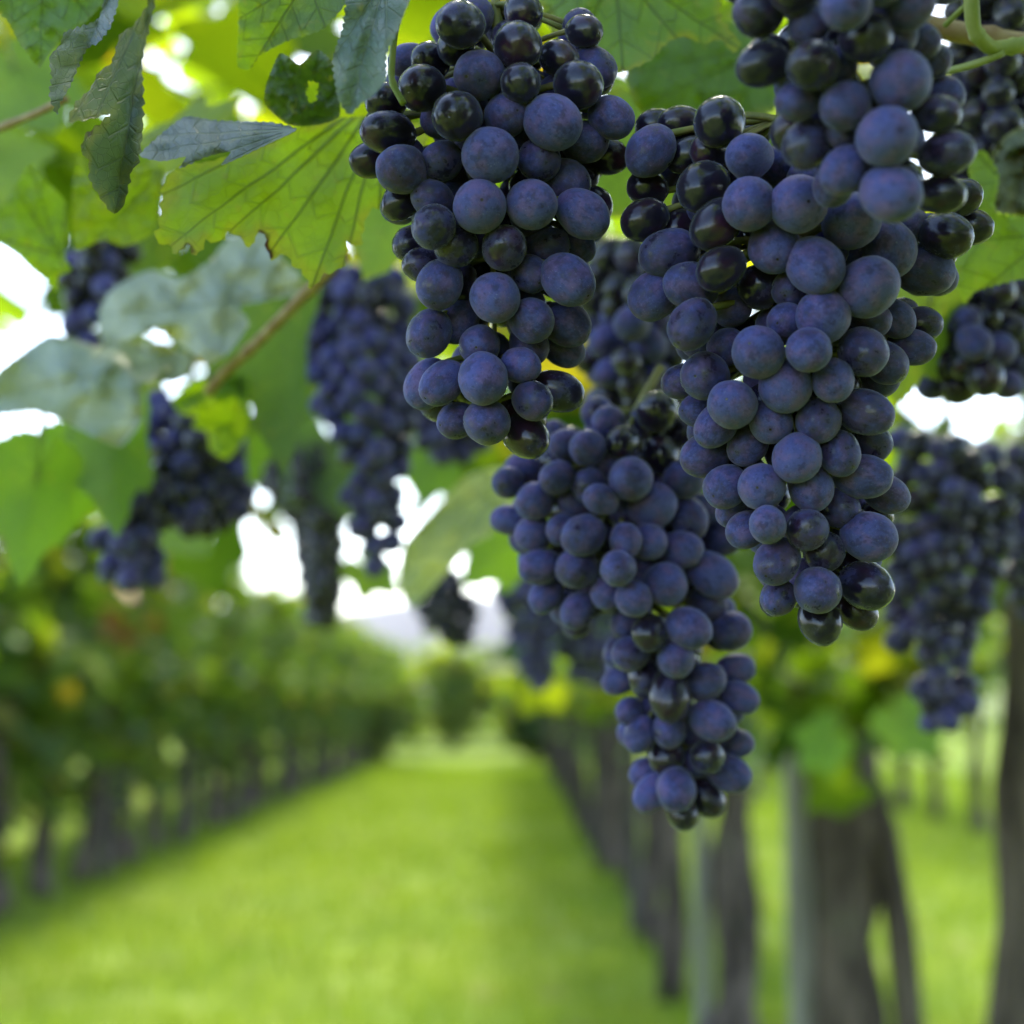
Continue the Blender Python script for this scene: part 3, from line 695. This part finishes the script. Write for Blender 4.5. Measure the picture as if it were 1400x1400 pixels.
# brown dead leaf and dark old wood at the right edge
shaped_leaf('brown withered leaf in the shade at the right edge', [(1352,225),(1372,188),(1405,170),(1450,172),(1455,300),(1400,296),(1362,290),(1350,258)],
 .56, (1450, 190), [(1358,285),(1352,225),(1420,296)], (.050, .022, .010, .6), (.01, -.02), .004, .01, .012, under=True, trans=12)

# ------------------------------------------------------------------ canes and shoots
def cane(name, label, pts, r, mat, cat='cane', extra=()):
    T = Tubes(); W = [P(*p) for p in pts]; pp = []
    for i in range(len(W)-1):
        for k in range(6): pp.append(W[i].lerp(W[i+1], k/6) + Vector((0, 0, .0007*math.sin(3*k+i))))
    pp.append(W[-1]); sm = pp[:]
    for _ in range(3): sm = [sm[0]] + [(sm[i-1]+sm[i]*2+sm[i+1])/4 for i in range(1, len(sm)-1)] + [sm[-1]]
    n = len(sm); T.add(sm, [r*(1.0 + .22*(i % 9 == 4)) for i in range(n)], 9, .12, 120, r*100)
    for q, rr in extra:
        T.add(bez(*[P(*p) for p in q], 10), rr, 7)
    o0 = sm[0]; o = T.build(name, mat, None, o0); o.location = o0
    return tag(o, label, cat)
cane('vine_cane', 'tan cane running diagonally under the large bright leaf', [(470, 350, .60), (400, 420, .64), (345, 475, .68), (308, 508, .70), (285, 535, .72)], .0028, M_CANE)
cane('vine_cane', 'brown woody cane entering behind the top right grape bunch', [(1180, 20, .50), (1270, 35, .50), (1340, 50, .50), (1420, 62, .50), (1600, 60, .5)], .0038, M_CANE)
cane('green_shoot', 'yellow green curved shoot dropping from the top edge at right', [(1328, -60, .47), (1328, 0, .47), (1332, 45, .475), (1355, 68, .48), (1400, 60, .485), (1480, 40, .49)], .0026, M_GREEN, 'shoot',
     extra=[(((1372, 72, .48), (1330, 92, .48), (1288, 98, .49)), .0013), (((1320, 8, .48), (1306, 20, .485), (1292, 35, .49)), .0010)])
cane('vine_cane', 'thin brown cane behind the shoulder of the largest grape bunch', [(760, 420, .70), (815, 392, .68), (880, 372, .66), (960, 360, .66)], .0022, M_CANE)
cane('vine_cane', 'brown cane along the top above the upper left grape bunch', [(520, -90, .46), (660, -70, .46), (800, -85, .46), (980, -75, .46), (1150, -90, .45)], .0040, M_CANE)
cane('vine_tendril', 'pale thin tendril curving down over the left shoulder of the upper left grape bunch', [(548, -20, .42), (538, 60, .418), (534, 110, .416), (552, 142, .414)], .0010, M_GREEN, 'tendril')
cane('vine_cane', 'pink brown leaf stalk crossing at the far left', [(-40, 190, .60), (40, 160, .58), (90, 135, .56)], .0016, M_CANE)

# ------------------------------------------------------------------ grapes
def grape_mesh(k):
    rd = random.Random(900+k); v, f = [], []; nu, nv = 28, 18
    for j in range(nv+1):
        th = math.pi*j/nv
        for i in range(nu):
            a = 2*math.pi*i/nu; d = Vector((math.sin(th)*math.cos(a), math.sin(th)*math.sin(a), math.cos(th)))
            r = 1 + .035*noise.noise(d*1.1 + Vector((k*3.3, 0, 0))) + .02*noise.noise(d*2.3 + Vector((0, k*5.1, 0)))
            z = d.z*(1.07 if d.z > 0 else 1.04)
            dent = .045*math.exp(-((math.pi-th)/.16)**2) - .02*math.exp(-((math.pi-th)/.05)**2)
            if j in (0, nv): d = Vector((0, 0, d.z))
            v.append(Vector((d.x, d.y, z))*r*(1-dent))
    top, bot = v[0].copy(), v[nv*nu].copy()
    V = [top] + v[nu:nv*nu] + [bot]; last = len(V)-1
    for i in range(nu): f.append((0, 1+i, 1+(i+1) % nu))
    for j in range(nv-2):
        a = 1+j*nu
        for i in range(nu): f.append((a+i, a+nu+i, a+nu+(i+1) % nu, a+(i+1) % nu))
    a = 1+(nv-2)*nu
    for i in range(nu): f.append((a+i, last, a+(i+1) % nu))
    return mesh('grape', V, f, M_GRAPE)
GRAPES = [grape_mesh(k) for k in range(5)]
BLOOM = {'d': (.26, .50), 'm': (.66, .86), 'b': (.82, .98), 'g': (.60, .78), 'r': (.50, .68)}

def bunch(label, berries, d0, hang, max_total=100, group=None, depth=.8, wmax=.04, seed=1, fill='md', joined=False, bloom=BLOOM):
    """berries: (px, py, radius px, code). Depths come from a rounded body around d0, then touching grapes push each other
    apart in depth; the inside and the back are filled with more grapes. hang: photo pixel where the stalk meets the cane."""
    rg = np.random.default_rng(seed); rd = random.Random(seed)
    B = np.array([b[:3] for b in berries], float); code = [b[3] for b in berries]; n = len(B)
    rad = B[:, 2]*d0/F; med = np.median(rad)
    for i in range(n):
        if len(code[i]) > 1: rad[i] = max(rad[i], med*.88)
    X = (B[:, 0]-700)/F*d0; Y = (B[:, 1]-700)/F*d0
    def body(yv):
        wt = np.exp(-((Y-yv)/(med*2.0))**2); sel = np.abs(Y-yv) < med*3.2
        if sel.sum() < 2: sel = np.argsort(np.abs(Y-yv))[:3]
        lo, hi = (X[sel]-rad[sel]*.4).min(), (X[sel]+rad[sel]*.4).max()
        return (lo+hi)/2, max((hi-lo)/2, med*.8)
    cx = np.zeros(n); hw = np.zeros(n)
    for i in range(n): cx[i], hw[i] = body(Y[i])
    u = np.clip(np.abs(X-cx)/hw, 0, 1); wd = np.minimum(hw, wmax)*depth
    Z = -np.sqrt(1-u**2*.98)*wd
    lay = np.array([int(c[1]) if len(c) > 1 else 0 for c in code], float)
    Z += lay*med*1.0
    T0 = Z.copy()
    for it in range(160):
        mv = np.zeros(n)
        for i in range(n):
            for j in range(i):
                s = (rad[i]+rad[j])*.95; q = (X[i]-X[j])**2+(Y[i]-Y[j])**2
                if q >= s*s: continue
                need = math.sqrt(s*s-q); dz = Z[i]-Z[j]
                if abs(dz) >= need: continue
                sg = math.copysign(1, dz) if abs(dz) > 1e-7 else (1 if lay[i] >= lay[j] else -1)
                if lay[i] != lay[j]: sg = 1 if lay[i] > lay[j] else -1
                c = (need - sg*dz)*.25; mv[i] += sg*c; mv[j] -= sg*c
        Z += np.clip(mv, -.003, .003) + (T0-Z)*.015
    pts = [(X[i], Y[i], Z[i], rad[i], code[i][0]) for i in range(n)]
    arr = np.array([p[:4] for p in pts]); ylo, yhi = Y.min(), Y.max(); tries = 0
    while len(pts) < max_total and tries < 15000:
        tries += 1
        yv = rg.uniform(ylo, yhi - med*.4); c, h = body(yv); ww = min(h, wmax)*depth
        a = rg.uniform(-1, 1); rr = rg.uniform(.80, 1.0)*med
        z = rg.uniform(-.55, 1.0)*ww*math.sqrt(1-a*a*.9); x = c + a*max(h-rr*.9, med*.1)
        # stays behind the silhouette of listed grapes
        if np.min(np.hypot(arr[:n, 0]-x, arr[:n, 1]-yv) - arr[:n, 3]) > -rr*.1: continue
        if np.any((arr[:, 0]-x)**2+(arr[:, 1]-yv)**2+(arr[:, 2]-z)**2 < ((arr[:, 3]+rr)*.80)**2): continue
        near = np.hypot(arr[:n, 0]-x, arr[:n, 1]-yv) < arr[:n, 3]*1.3
        if near.any() and z < arr[:n, 2][near].min() + med*.5: continue
        pts.append((x, yv, z, rr, rd.choice(fill))); arr = np.array([p[:4] for p in pts])
    wpos = lambda x, yv, z: CAM + FW*(d0+z) + RT*(x*(d0+z)/d0) + UP*(-yv*(d0+z)/d0)
    root_p = P(hang[0], hang[1], d0); root = empty('grape_bunch', root_p); tag(root, label, 'grapes', group)
    # stalk: a bent axis through the bunch, and a short pedicel to every grape
    ys = np.linspace(ylo, yhi-med*1.5, 9); axis = [root_p] + [wpos(body(q)[0], q, 0) for q in ys]
    sm = axis[:]
    for _ in range(3): sm = [sm[0]] + [(sm[i-1]+sm[i]*2+sm[i+1])/4 for i in range(1, len(sm)-1)] + [sm[-1]]
    T = Tubes(); T.add(sm, [med*.24*(1-.07*i) for i in range(len(sm))], 8, .2, 200, seed)
    wp = [wpos(*p[:3]) for p in pts]; dirs = []
    for p, q in zip(pts, wp):
        up = [s for s in sm if s.z > q.z - p[3]*.3] or sm[:1]
        base = min(up, key=lambda s: (s-q).length)
        base = min(sm, key=lambda s: (s-(q+UP*p[3]*.9)).length)
        d = (q-base); d = d.normalized() if d.length > 1e-4 else Vector((0, -1, 0))
        d = (d + Vector((rd.uniform(-.45, .45), rd.uniform(-.5, .5)-.08, rd.uniform(-.55, .3)))).normalized(); dirs.append(d)
        T.add(bez(base, base.lerp(q-d*p[3], .6)+UP*p[3]*.25, q-d*p[3]*.93, 4), [p[3]*.16]*4+[p[3]*.2], 5)
    T.build('stem', M_STALK, root, root_p)
    if joined:
        v, f, k = [], [], 0
        tv, tf = ico
        for p, q in zip(pts, wp):
            v.append(tv*p[3] + np.array(q-root_p)); f.append(tf+k); k += len(tv)
        link('grapes', mesh_np('grapes', np.concatenate(v), np.concatenate(f), M_GRAPED if fill == 'd' else M_GRAPEF, True), root)
        return root
    rest = list(zip(pts, wp))[100:]              # the hidden grapes behind and inside
    if rest:
        tv, tf = ico; v = [tv*p[3] + np.array(q-root_p) for p, q in rest]; f = [tf+k*len(tv) for k in range(len(rest))]
        tag(link('grapes', mesh_np('grapes', np.concatenate(v), np.concatenate(f), M_GRAPEF, True), root), kind='stuff')
    for p, q, d in list(zip(pts, wp, dirs))[:100]:
        o = link('grape', GRAPES[rd.randrange(5)], root)
        o.rotation_mode = 'QUATERNION'; o.rotation_quaternion = (-d).to_track_quat('Z', 'X') @ Matrix.Rotation(rd.uniform(0, 6.28), 3, 'Z').to_quaternion()
        e = rd.uniform(1.06, 1.22); o.scale = (p[3]/e**.5, p[3]/e**.5, p[3]*e); o.location = q-root_p
        lo, hi = bloom[p[4]]; o.color = (rd.uniform(lo, hi), rd.uniform(.2, 1) if p[4] in 'dr' else rd.uniform(0, .5), 0, 1)
    return root
def icosphere():
    import bmesh
    bm = bmesh.new(); bmesh.ops.create_icosphere(bm, subdivisions=3, radius=1)
    v = np.array([p.co[:] for p in bm.verts]); f = np.array([[q.index for q in t.verts] for t in bm.faces]); bm.free(); return v, f
ico = icosphere()

def crop(ox, oy, s, rows):
    return [(ox+x/s, oy+y/s, (rx+ry)/2/s, c) for x, y, rx, ry, c in rows]

A = crop(450, 0, 3.111, [
 (560,105,105,98,'d'),(800,195,115,90,'d'),(825,50,62,58,'d1'),(1085,133,80,68,'d'),(980,250,60,55,'d1'),(1130,285,95,80,'m1'),(1060,360,105,95,'d'),
 (815,355,90,80,'d'),(640,320,100,110,'g1'),(345,260,75,65,'g1'),(430,260,75,60,'d1'),(395,375,105,90,'d'),(540,200,70,60,'d1'),(240,430,60,55,'d1'),
 (545,495,115,100,'d'),(250,565,105,90,'d'),(755,490,100,90,'g1'),(950,520,120,115,'m'),(1200,500,100,85,'m'),(1085,605,90,95,'g1'),(1170,660,90,85,'d1'),
 (685,660,120,108,'b'),(893,680,95,85,'g1'),(480,685,80,88,'g1'),(310,720,110,95,'m'),(180,680,70,75,'d1'),(310,850,65,58,'d1'),(440,848,88,78,'m1'),
 (1010,770,100,90,'g1'),(640,880,120,105,'b'),(860,870,112,100,'m'),(1080,910,110,95,'m'),(445,965,95,90,'r'),(355,1035,68,75,'r1'),(540,1045,100,85,'r'),
 (745,1055,100,95,'r'),(925,1050,85,85,'g1'),(1050,1030,65,70,'g1'),(405,1130,72,70,'r1'),(470,1210,102,95,'m'),(705,1265,115,108,'b'),(855,1165,72,70,'g1'),(1015,1190,110,105,'m')]) \
 + crop(450, 350, 3.111, [(545,275,110,82,'m1'),(425,330,95,95,'m'),(640,380,110,75,'m1'),(860,275,102,88,'m'),(1010,290,100,95,'m1'),(850,375,90,88,'g1'),(1000,400,85,80,'g2'),
 (415,545,92,105,'b1'),(482,540,86,100,'m'),(655,520,118,105,'b'),(815,465,78,62,'b1'),(865,615,95,80,'r'),(970,575,90,100,'d1'),(545,700,60,82,'m1'),(670,705,110,95,'r'),(835,765,105,92,'d1')])
Bm = crop(850, 0, 2.5455, [
 (340,425,95,80,'d'),(205,430,62,65,'d1'),(100,525,90,80,'m'),(120,440,45,35,'d2'),(235,540,58,60,'d1'),(310,525,62,60,'d1'),(445,545,82,80,'m'),(285,650,95,85,'d'),
 (90,655,55,48,'d1'),(80,765,80,72,'d'),(200,790,62,60,'d2'),(330,780,85,80,'d'),(165,880,95,80,'g'),(445,710,95,90,'m'),(615,710,100,90,'b'),(800,770,108,90,'b'),(530,860,95,85,'m'),
 (672,925,100,92,'m'),(930,865,100,85,'m1'),(855,1000,108,98,'b'),(345,935,78,75,'d'),(240,995,88,80,'g'),(110,1030,85,85,'m'),(480,1000,78,75,'d1'),(385,1070,72,68,'g1'),
 (590,1005,62,52,'g1'),(700,1100,105,80,'m'),(1050,940,95,88,'g1'),(1128,820,85,75,'d'),(1215,790,55,68,'d1'),(1180,690,65,62,'d1'),(990,790,65,60,'g1'),(640,625,75,60,'g2'),(540,580,50,60,'g2'),(430,625,70,60,'d2'),(880,690,80,70,'g2'),(740,690,75,65,'g2')]) \
 + crop(850, 400, 2.5455, [(245,110,88,75,'g'),(365,190,62,65,'m1'),(575,100,70,55,'g1'),(850,95,85,55,'g1'),(950,90,65,62,'g1'),(1040,110,72,60,'g1'),(1010,190,78,52,'g1'),
 (475,208,95,80,'m'),(650,200,82,65,'g'),(840,205,88,80,'g'),(920,245,62,82,'g1'),(290,290,85,80,'m'),(215,310,45,68,'m1'),(385,390,88,82,'b'),(570,325,100,80,'b'),(735,305,72,75,'g'),
 (275,410,45,52,'m1'),(330,460,82,65,'m'),(520,450,80,75,'b'),(685,445,80,75,'m'),(845,415,80,85,'g'),(440,530,72,66,'g1'),(292,565,88,75,'m'),(610,575,90,75,'b'),(760,560,68,75,'g'),(870,520,62,56,'g1'),
 (362,675,76,78,'m'),(487,675,90,82,'b'),(660,680,85,75,'m'),(840,640,85,80,'g'),(920,700,62,82,'g1'),(755,750,68,75,'g1'),(435,825,48,65,'m1'),(508,808,72,62,'b'),(645,825,78,72,'r'),(862,850,90,85,'m'),
 (540,935,90,72,'r'),(705,900,78,68,'r1'),(682,1035,88,78,'r'),(850,1020,92,85,'d'),(545,1060,68,60,'r'),(690,1140,88,70,'d'),(820,1110,62,36,'d1'),(400,752,48,42,'m2')])
Cm = crop(1000, 0, 3.5, [
 (130,60,130,110,'d'),(372,110,112,92,'g1'),(550,25,140,85,'g'),(830,15,170,105,'m'),(640,180,130,118,'d'),(150,310,118,105,'d'),(390,310,128,115,'d'),(500,320,60,80,'g1'),(780,170,75,75,'m1'),(880,200,85,65,'r1'),
 (935,300,90,92,'r1'),(810,390,158,138,'b'),(545,505,120,122,'m1'),(320,480,100,92,'g1'),(980,545,92,100,'r'),(1005,450,50,55,'r1'),(742,655,155,135,'b'),(1030,735,112,118,'r'),(360,690,120,118,'r1'),
 (540,815,105,122,'m1'),(762,925,155,130,'b'),(1000,930,105,95,'d1'),(300,-60,150,100,'d'),(700,-110,150,110,'g'),(80,-90,120,110,'d1'),(1000,-80,110,100,'m1')])
Dm = crop(650, 550, 2.3333, [
 (105,255,55,50,'m'),(155,215,62,48,'m1'),(260,240,56,55,'m'),(360,145,60,55,'m'),(290,135,55,55,'g1'),(470,125,60,48,'d'),(580,30,80,65,'d'),(660,90,56,55,'d'),(590,165,60,55,'d'),(425,65,62,52,'g1'),
 (190,315,65,55,'m'),(112,375,48,58,'m1'),(185,420,60,58,'m'),(280,405,56,55,'m'),(365,265,56,55,'m'),(320,325,38,42,'m1'),(400,310,50,50,'b'),(495,245,80,62,'m'),(345,425,65,65,'m'),(470,345,42,46,'m1'),
 (565,330,78,70,'b'),(665,245,75,60,'m'),(680,370,65,60,'m'),(405,200,45,42,'m1'),(480,440,52,50,'m'),(550,445,62,60,'b'),(655,470,66,60,'b'),(790,425,72,66,'m1'),(205,525,62,55,'m'),(325,530,62,68,'m'),
 (455,530,60,58,'m'),(535,540,48,46,'m1'),(755,550,75,70,'b'),(605,580,75,70,'b'),(740,640,72,50,'g1'),(225,615,55,55,'m'),(325,665,55,55,'m'),(420,610,52,55,'m'),(505,625,60,55,'m'),(480,700,46,46,'m1'),
 (555,735,60,55,'d'),(680,720,70,62,'m'),(815,730,62,68,'g'),(495,800,62,60,'m'),(640,820,65,60,'m'),(460,885,45,50,'m1'),(540,875,56,50,'r'),(620,935,75,65,'d'),(730,890,65,60,'m'),(830,850,56,52,'m1'),
 (840,940,55,55,'m'),(490,985,42,46,'m'),(545,980,38,40,'m1'),(755,1015,70,65,'m'),(620,1040,60,52,'m'),(525,1060,52,52,'m'),(610,1130,65,55,'d'),(740,1130,60,58,'d'),(830,1090,44,45,'m1'),(810,1185,62,65,'g'),
 (545,1180,48,42,'m1'),(565,1245,56,60,'m'),(640,1235,70,60,'m'),(730,1260,60,60,'d1'),(660,1310,60,48,'d')])

bunch('long frosty blue grape bunch hanging at top centre, in sharp focus', A, .452, (672, -70), seed=1, wmax=.042, max_total=165)
bunch('largest frosty blue grape bunch with a wide shoulder, right of centre', Bm, .445, (1075, 150-70), seed=2, wmax=.045, max_total=210)
bunch('nearest grape bunch with big bluish berries, cut by the top edge at right', Cm, .372, (1120, -150), seed=3, max_total=60, wmax=.036)
bunch('long pointed blue grape bunch hanging lowest, behind the two sharp bunches', Dm, .555, (905, 500), seed=4, wmax=.045, max_total=190)

# blurred bunches further back: outline rows (py, centre px, half width px)
def spread(profile, rpx, n, codes, seed, gap=1.45):
    rg = random.Random(seed); prof = sorted(profile); out = []; tries = 0
    ys = [p[0] for p in prof]
    while len(out) < n and tries < 20000:
        tries += 1
        yv = rg.uniform(ys[0], ys[-1]); c = float(np.interp(yv, ys, [p[1] for p in prof])); h = float(np.interp(yv, ys, [p[2] for p in prof]))
        x = c + rg.uniform(-1, 1)*max(h-rpx*.8, 1); r = rpx*rg.uniform(.86, 1.12)
        if any((x-o[0])**2+(yv-o[1])**2 < (gap*.5*(r+o[2]))**2 for o in out): continue
        out.append((x, yv, r, rg.choice(codes)))
    return out
bunch('blurred blue grape bunch behind the lower left of the sharp top centre bunch',
      spread([(375,500,58),(420,493,80),(500,497,82),(570,500,74),(605,520,50),(660,512,46),(700,510,44),(740,514,36),(775,515,20)], 17.5, 84, 'mmbrb', 21, 1.3), .92, (520, 330), seed=21, max_total=92, wmax=.05)
bunch('dark blurred grape bunch hanging under the pale grey leaves at left',
      spread([(545,230,44),(590,255,72),(640,268,78),(690,262,82),(720,255,60)], 18, 60, 'mmd', 22, 1.25), .95, (265, 480), seed=22, max_total=75, wmax=.05)
bunch('small blurred grape bunch with bluish berries lowest at far left',
      spread([(655,205,28),(690,190,45),(730,172,54),(765,178,48),(795,190,30)], 19, 30, 'mmm', 23, 1.25), .90, (215, 610), seed=23, max_total=45, wmax=.04)
bunch('few blue berries showing between leaves at the far left under the bright leaf',
      spread([(330,150,45),(370,130,52),(410,115,36),(440,110,34),(470,115,30)], 17, 24, 'mdd', 24), .92, (150, 270), seed=24, max_total=36, wmax=.03)
bunch('blurred purple grape bunch at right with a small lower lobe',
      spread([(600,1245,30),(625,1300,85),(700,1305,92),(780,1295,86),(840,1275,72),(880,1270,58),(910,1300,34),(940,1290,46),(965,1288,48),(988,1285,26)], 18, 86, 'rrdm', 25, 1.3), .88, (1290, 540), seed=25, max_total=100, wmax=.05)
bunch('dark shaded grape bunch at the right edge beside the largest bunch',
      spread([(392,1345,78),(450,1332,92),(500,1328,88),(535,1325,66)], 24, 36, 'dgd', 26, 1.2), .66, (1350, 330), seed=26, max_total=58, wmax=.04)
bunch('dark grapes in deep shade in the top right corner behind the cane',
      spread([(-20,1370,80),(70,1370,75),(130,1360,75),(200,1345,60),(270,1335,40)], 24, 36, 'dd', 27, 1.2), .62, (1370, -20), seed=27, max_total=60, wmax=.04)
bunch('shaded dark grape bunch glimpsed between the two sharp bunches',
      spread([(345,845,50),(390,860,72),(430,865,76),(500,862,74),(550,870,66),(590,880,40)], 24, 44, 'ddm', 28, 1.2), .68, (870, 330), seed=28, max_total=75, wmax=.04)
bunch('purple grapes peeping out below the tip of the sharp top centre bunch',
      spread([(560,590,40),(590,612,56),(625,630,40)], 15, 18, 'rm', 29), 1.05, (610, 500), seed=29, max_total=30, wmax=.04)
bunch('slim dark blurred bunch hanging against the white sky left of centre',
      spread([(600,400,60),(660,415,70),(700,430,46),(760,437,38),(810,438,34),(850,438,24)], 12.5, 98, 'dd', 30, 1.0), 1.55, (410, 520), seed=30, fill='d', max_total=95, wmax=.05, joined=True)
bunch('dark bluish blurred bunch below the pale slanting leaf near the centre',
      spread([(765,590,32),(800,600,48),(840,615,46),(880,630,22)], 10.5, 52, 'dm', 31), 1.5, (590, 700), seed=31, fill='d', max_total=70, wmax=.05, joined=True)
bunch('blurred blue bunch tapering down behind the left of the long pointed bunch',
      spread([(730,705,32),(790,715,46),(850,728,42),(910,735,28),(945,738,14)], 10.5, 70, 'm', 32), 1.45, (715, 640), seed=32, max_total=90, wmax=.05, joined=True)
bunch('dusky purple blurred bunch tucked behind the waist of the long pointed bunch',
      spread([(800,790,50),(850,800,52),(890,805,48),(935,815,32)], 10.5, 62, 'r', 33), 1.5, (800, 700), seed=33, max_total=80, wmax=.05, joined=True)
bunch('dark bunch cut by the right edge beside the blurred purple one',
      spread([(620,1400,30),(700,1398,34),(780,1398,30),(840,1402,16)], 15, 26, 'rd', 34), .98, (1400, 540), seed=34, max_total=40, wmax=.04)

# ------------------------------------------------------------------ the vine overhead: leafy roof over the bunches, plus unseen leaf screens added to shade them
def overhead(label, seed, n, boxes):
    rg = np.random.default_rng(seed); pts = []
    for (x0, x1, y0, y1, z0, z1, k) in boxes:
        p = np.stack([rg.uniform(x0, x1, k), rg.uniform(y0, y1, k), rg.uniform(z0, z1, k)], 1); pts.append(p)
    pts = np.concatenate(pts); vv, ff = leaf_mass(pts, rg.uniform(.055, .095, len(pts)), TPL_HI, .7, rg)
    return vv, ff
o = empty('grapevine', (.86, .95, 0)); tag(o, 'near vine whose leafy roof spreads over the sharp grape bunches, plus added unseen leaf screens', 'grapevine')
T = trunk_mesh(61, 1.3, .04, (.0, .05), ((-1, 1.0, .42), (1, .5, .4))); T.build('trunk', M_BARK, o)
vv, ff = overhead('', 62, 0, [(-.16, 1.1, .5, .95, 1.80, 2.02, 190), (-.16, 1.1, .95, 1.7, 1.90, 2.20, 170), (-.95, -.16, .75, 1.5, 1.95, 2.25, 150), (-1.15, -.1, 1.5, 2.8, 2.0, 2.75, 330), (-.05, 1.8, -2.2, .5, 1.78, 2.1, 620), (.75, 1.5, -2.4, .28, .75, 1.9, 620), (.1, .8, -2.4, -1.1, 1.2, 1.9, 260), (.42, .9, -1.6, .25, 1.0, 1.9, 320)])  # boxes starting behind the camera: unseen leaves added to block light from the right
link('foliage', mesh_np('foliage', vv - np.array([.86, .95, 0]), ff, M_FOLI_LIT, True), o)

# ------------------------------------------------------------------ haze over the far hills
hz = NT('haze_air'); pv = hz.n('ShaderNodeVolumePrincipled'); pv.inputs['Color'].default_value = (.86, .88, .95, 1); pv.inputs['Density'].default_value = .00012; pv.inputs['Anisotropy'].default_value = .3
hz.l(pv.outputs[0], hz.out.inputs['Volume'])
x0, x1, y0, y1, z0, z1 = -4200, 4200, -300, 4200, -4, 240
v = [(x, y, z) for z in (z0, z1) for y in (y0, y1) for x in (x0, x1)]
USE_HAZE = True
if USE_HAZE:
    tag(link('haze', mesh('haze', v, [(0, 2, 3, 1), (4, 5, 7, 6), (0, 1, 5, 4), (2, 6, 7, 3), (0, 4, 6, 2), (1, 3, 7, 5)], hz.m, False)), 'thin pale haze fading the far hills', kind='stuff')
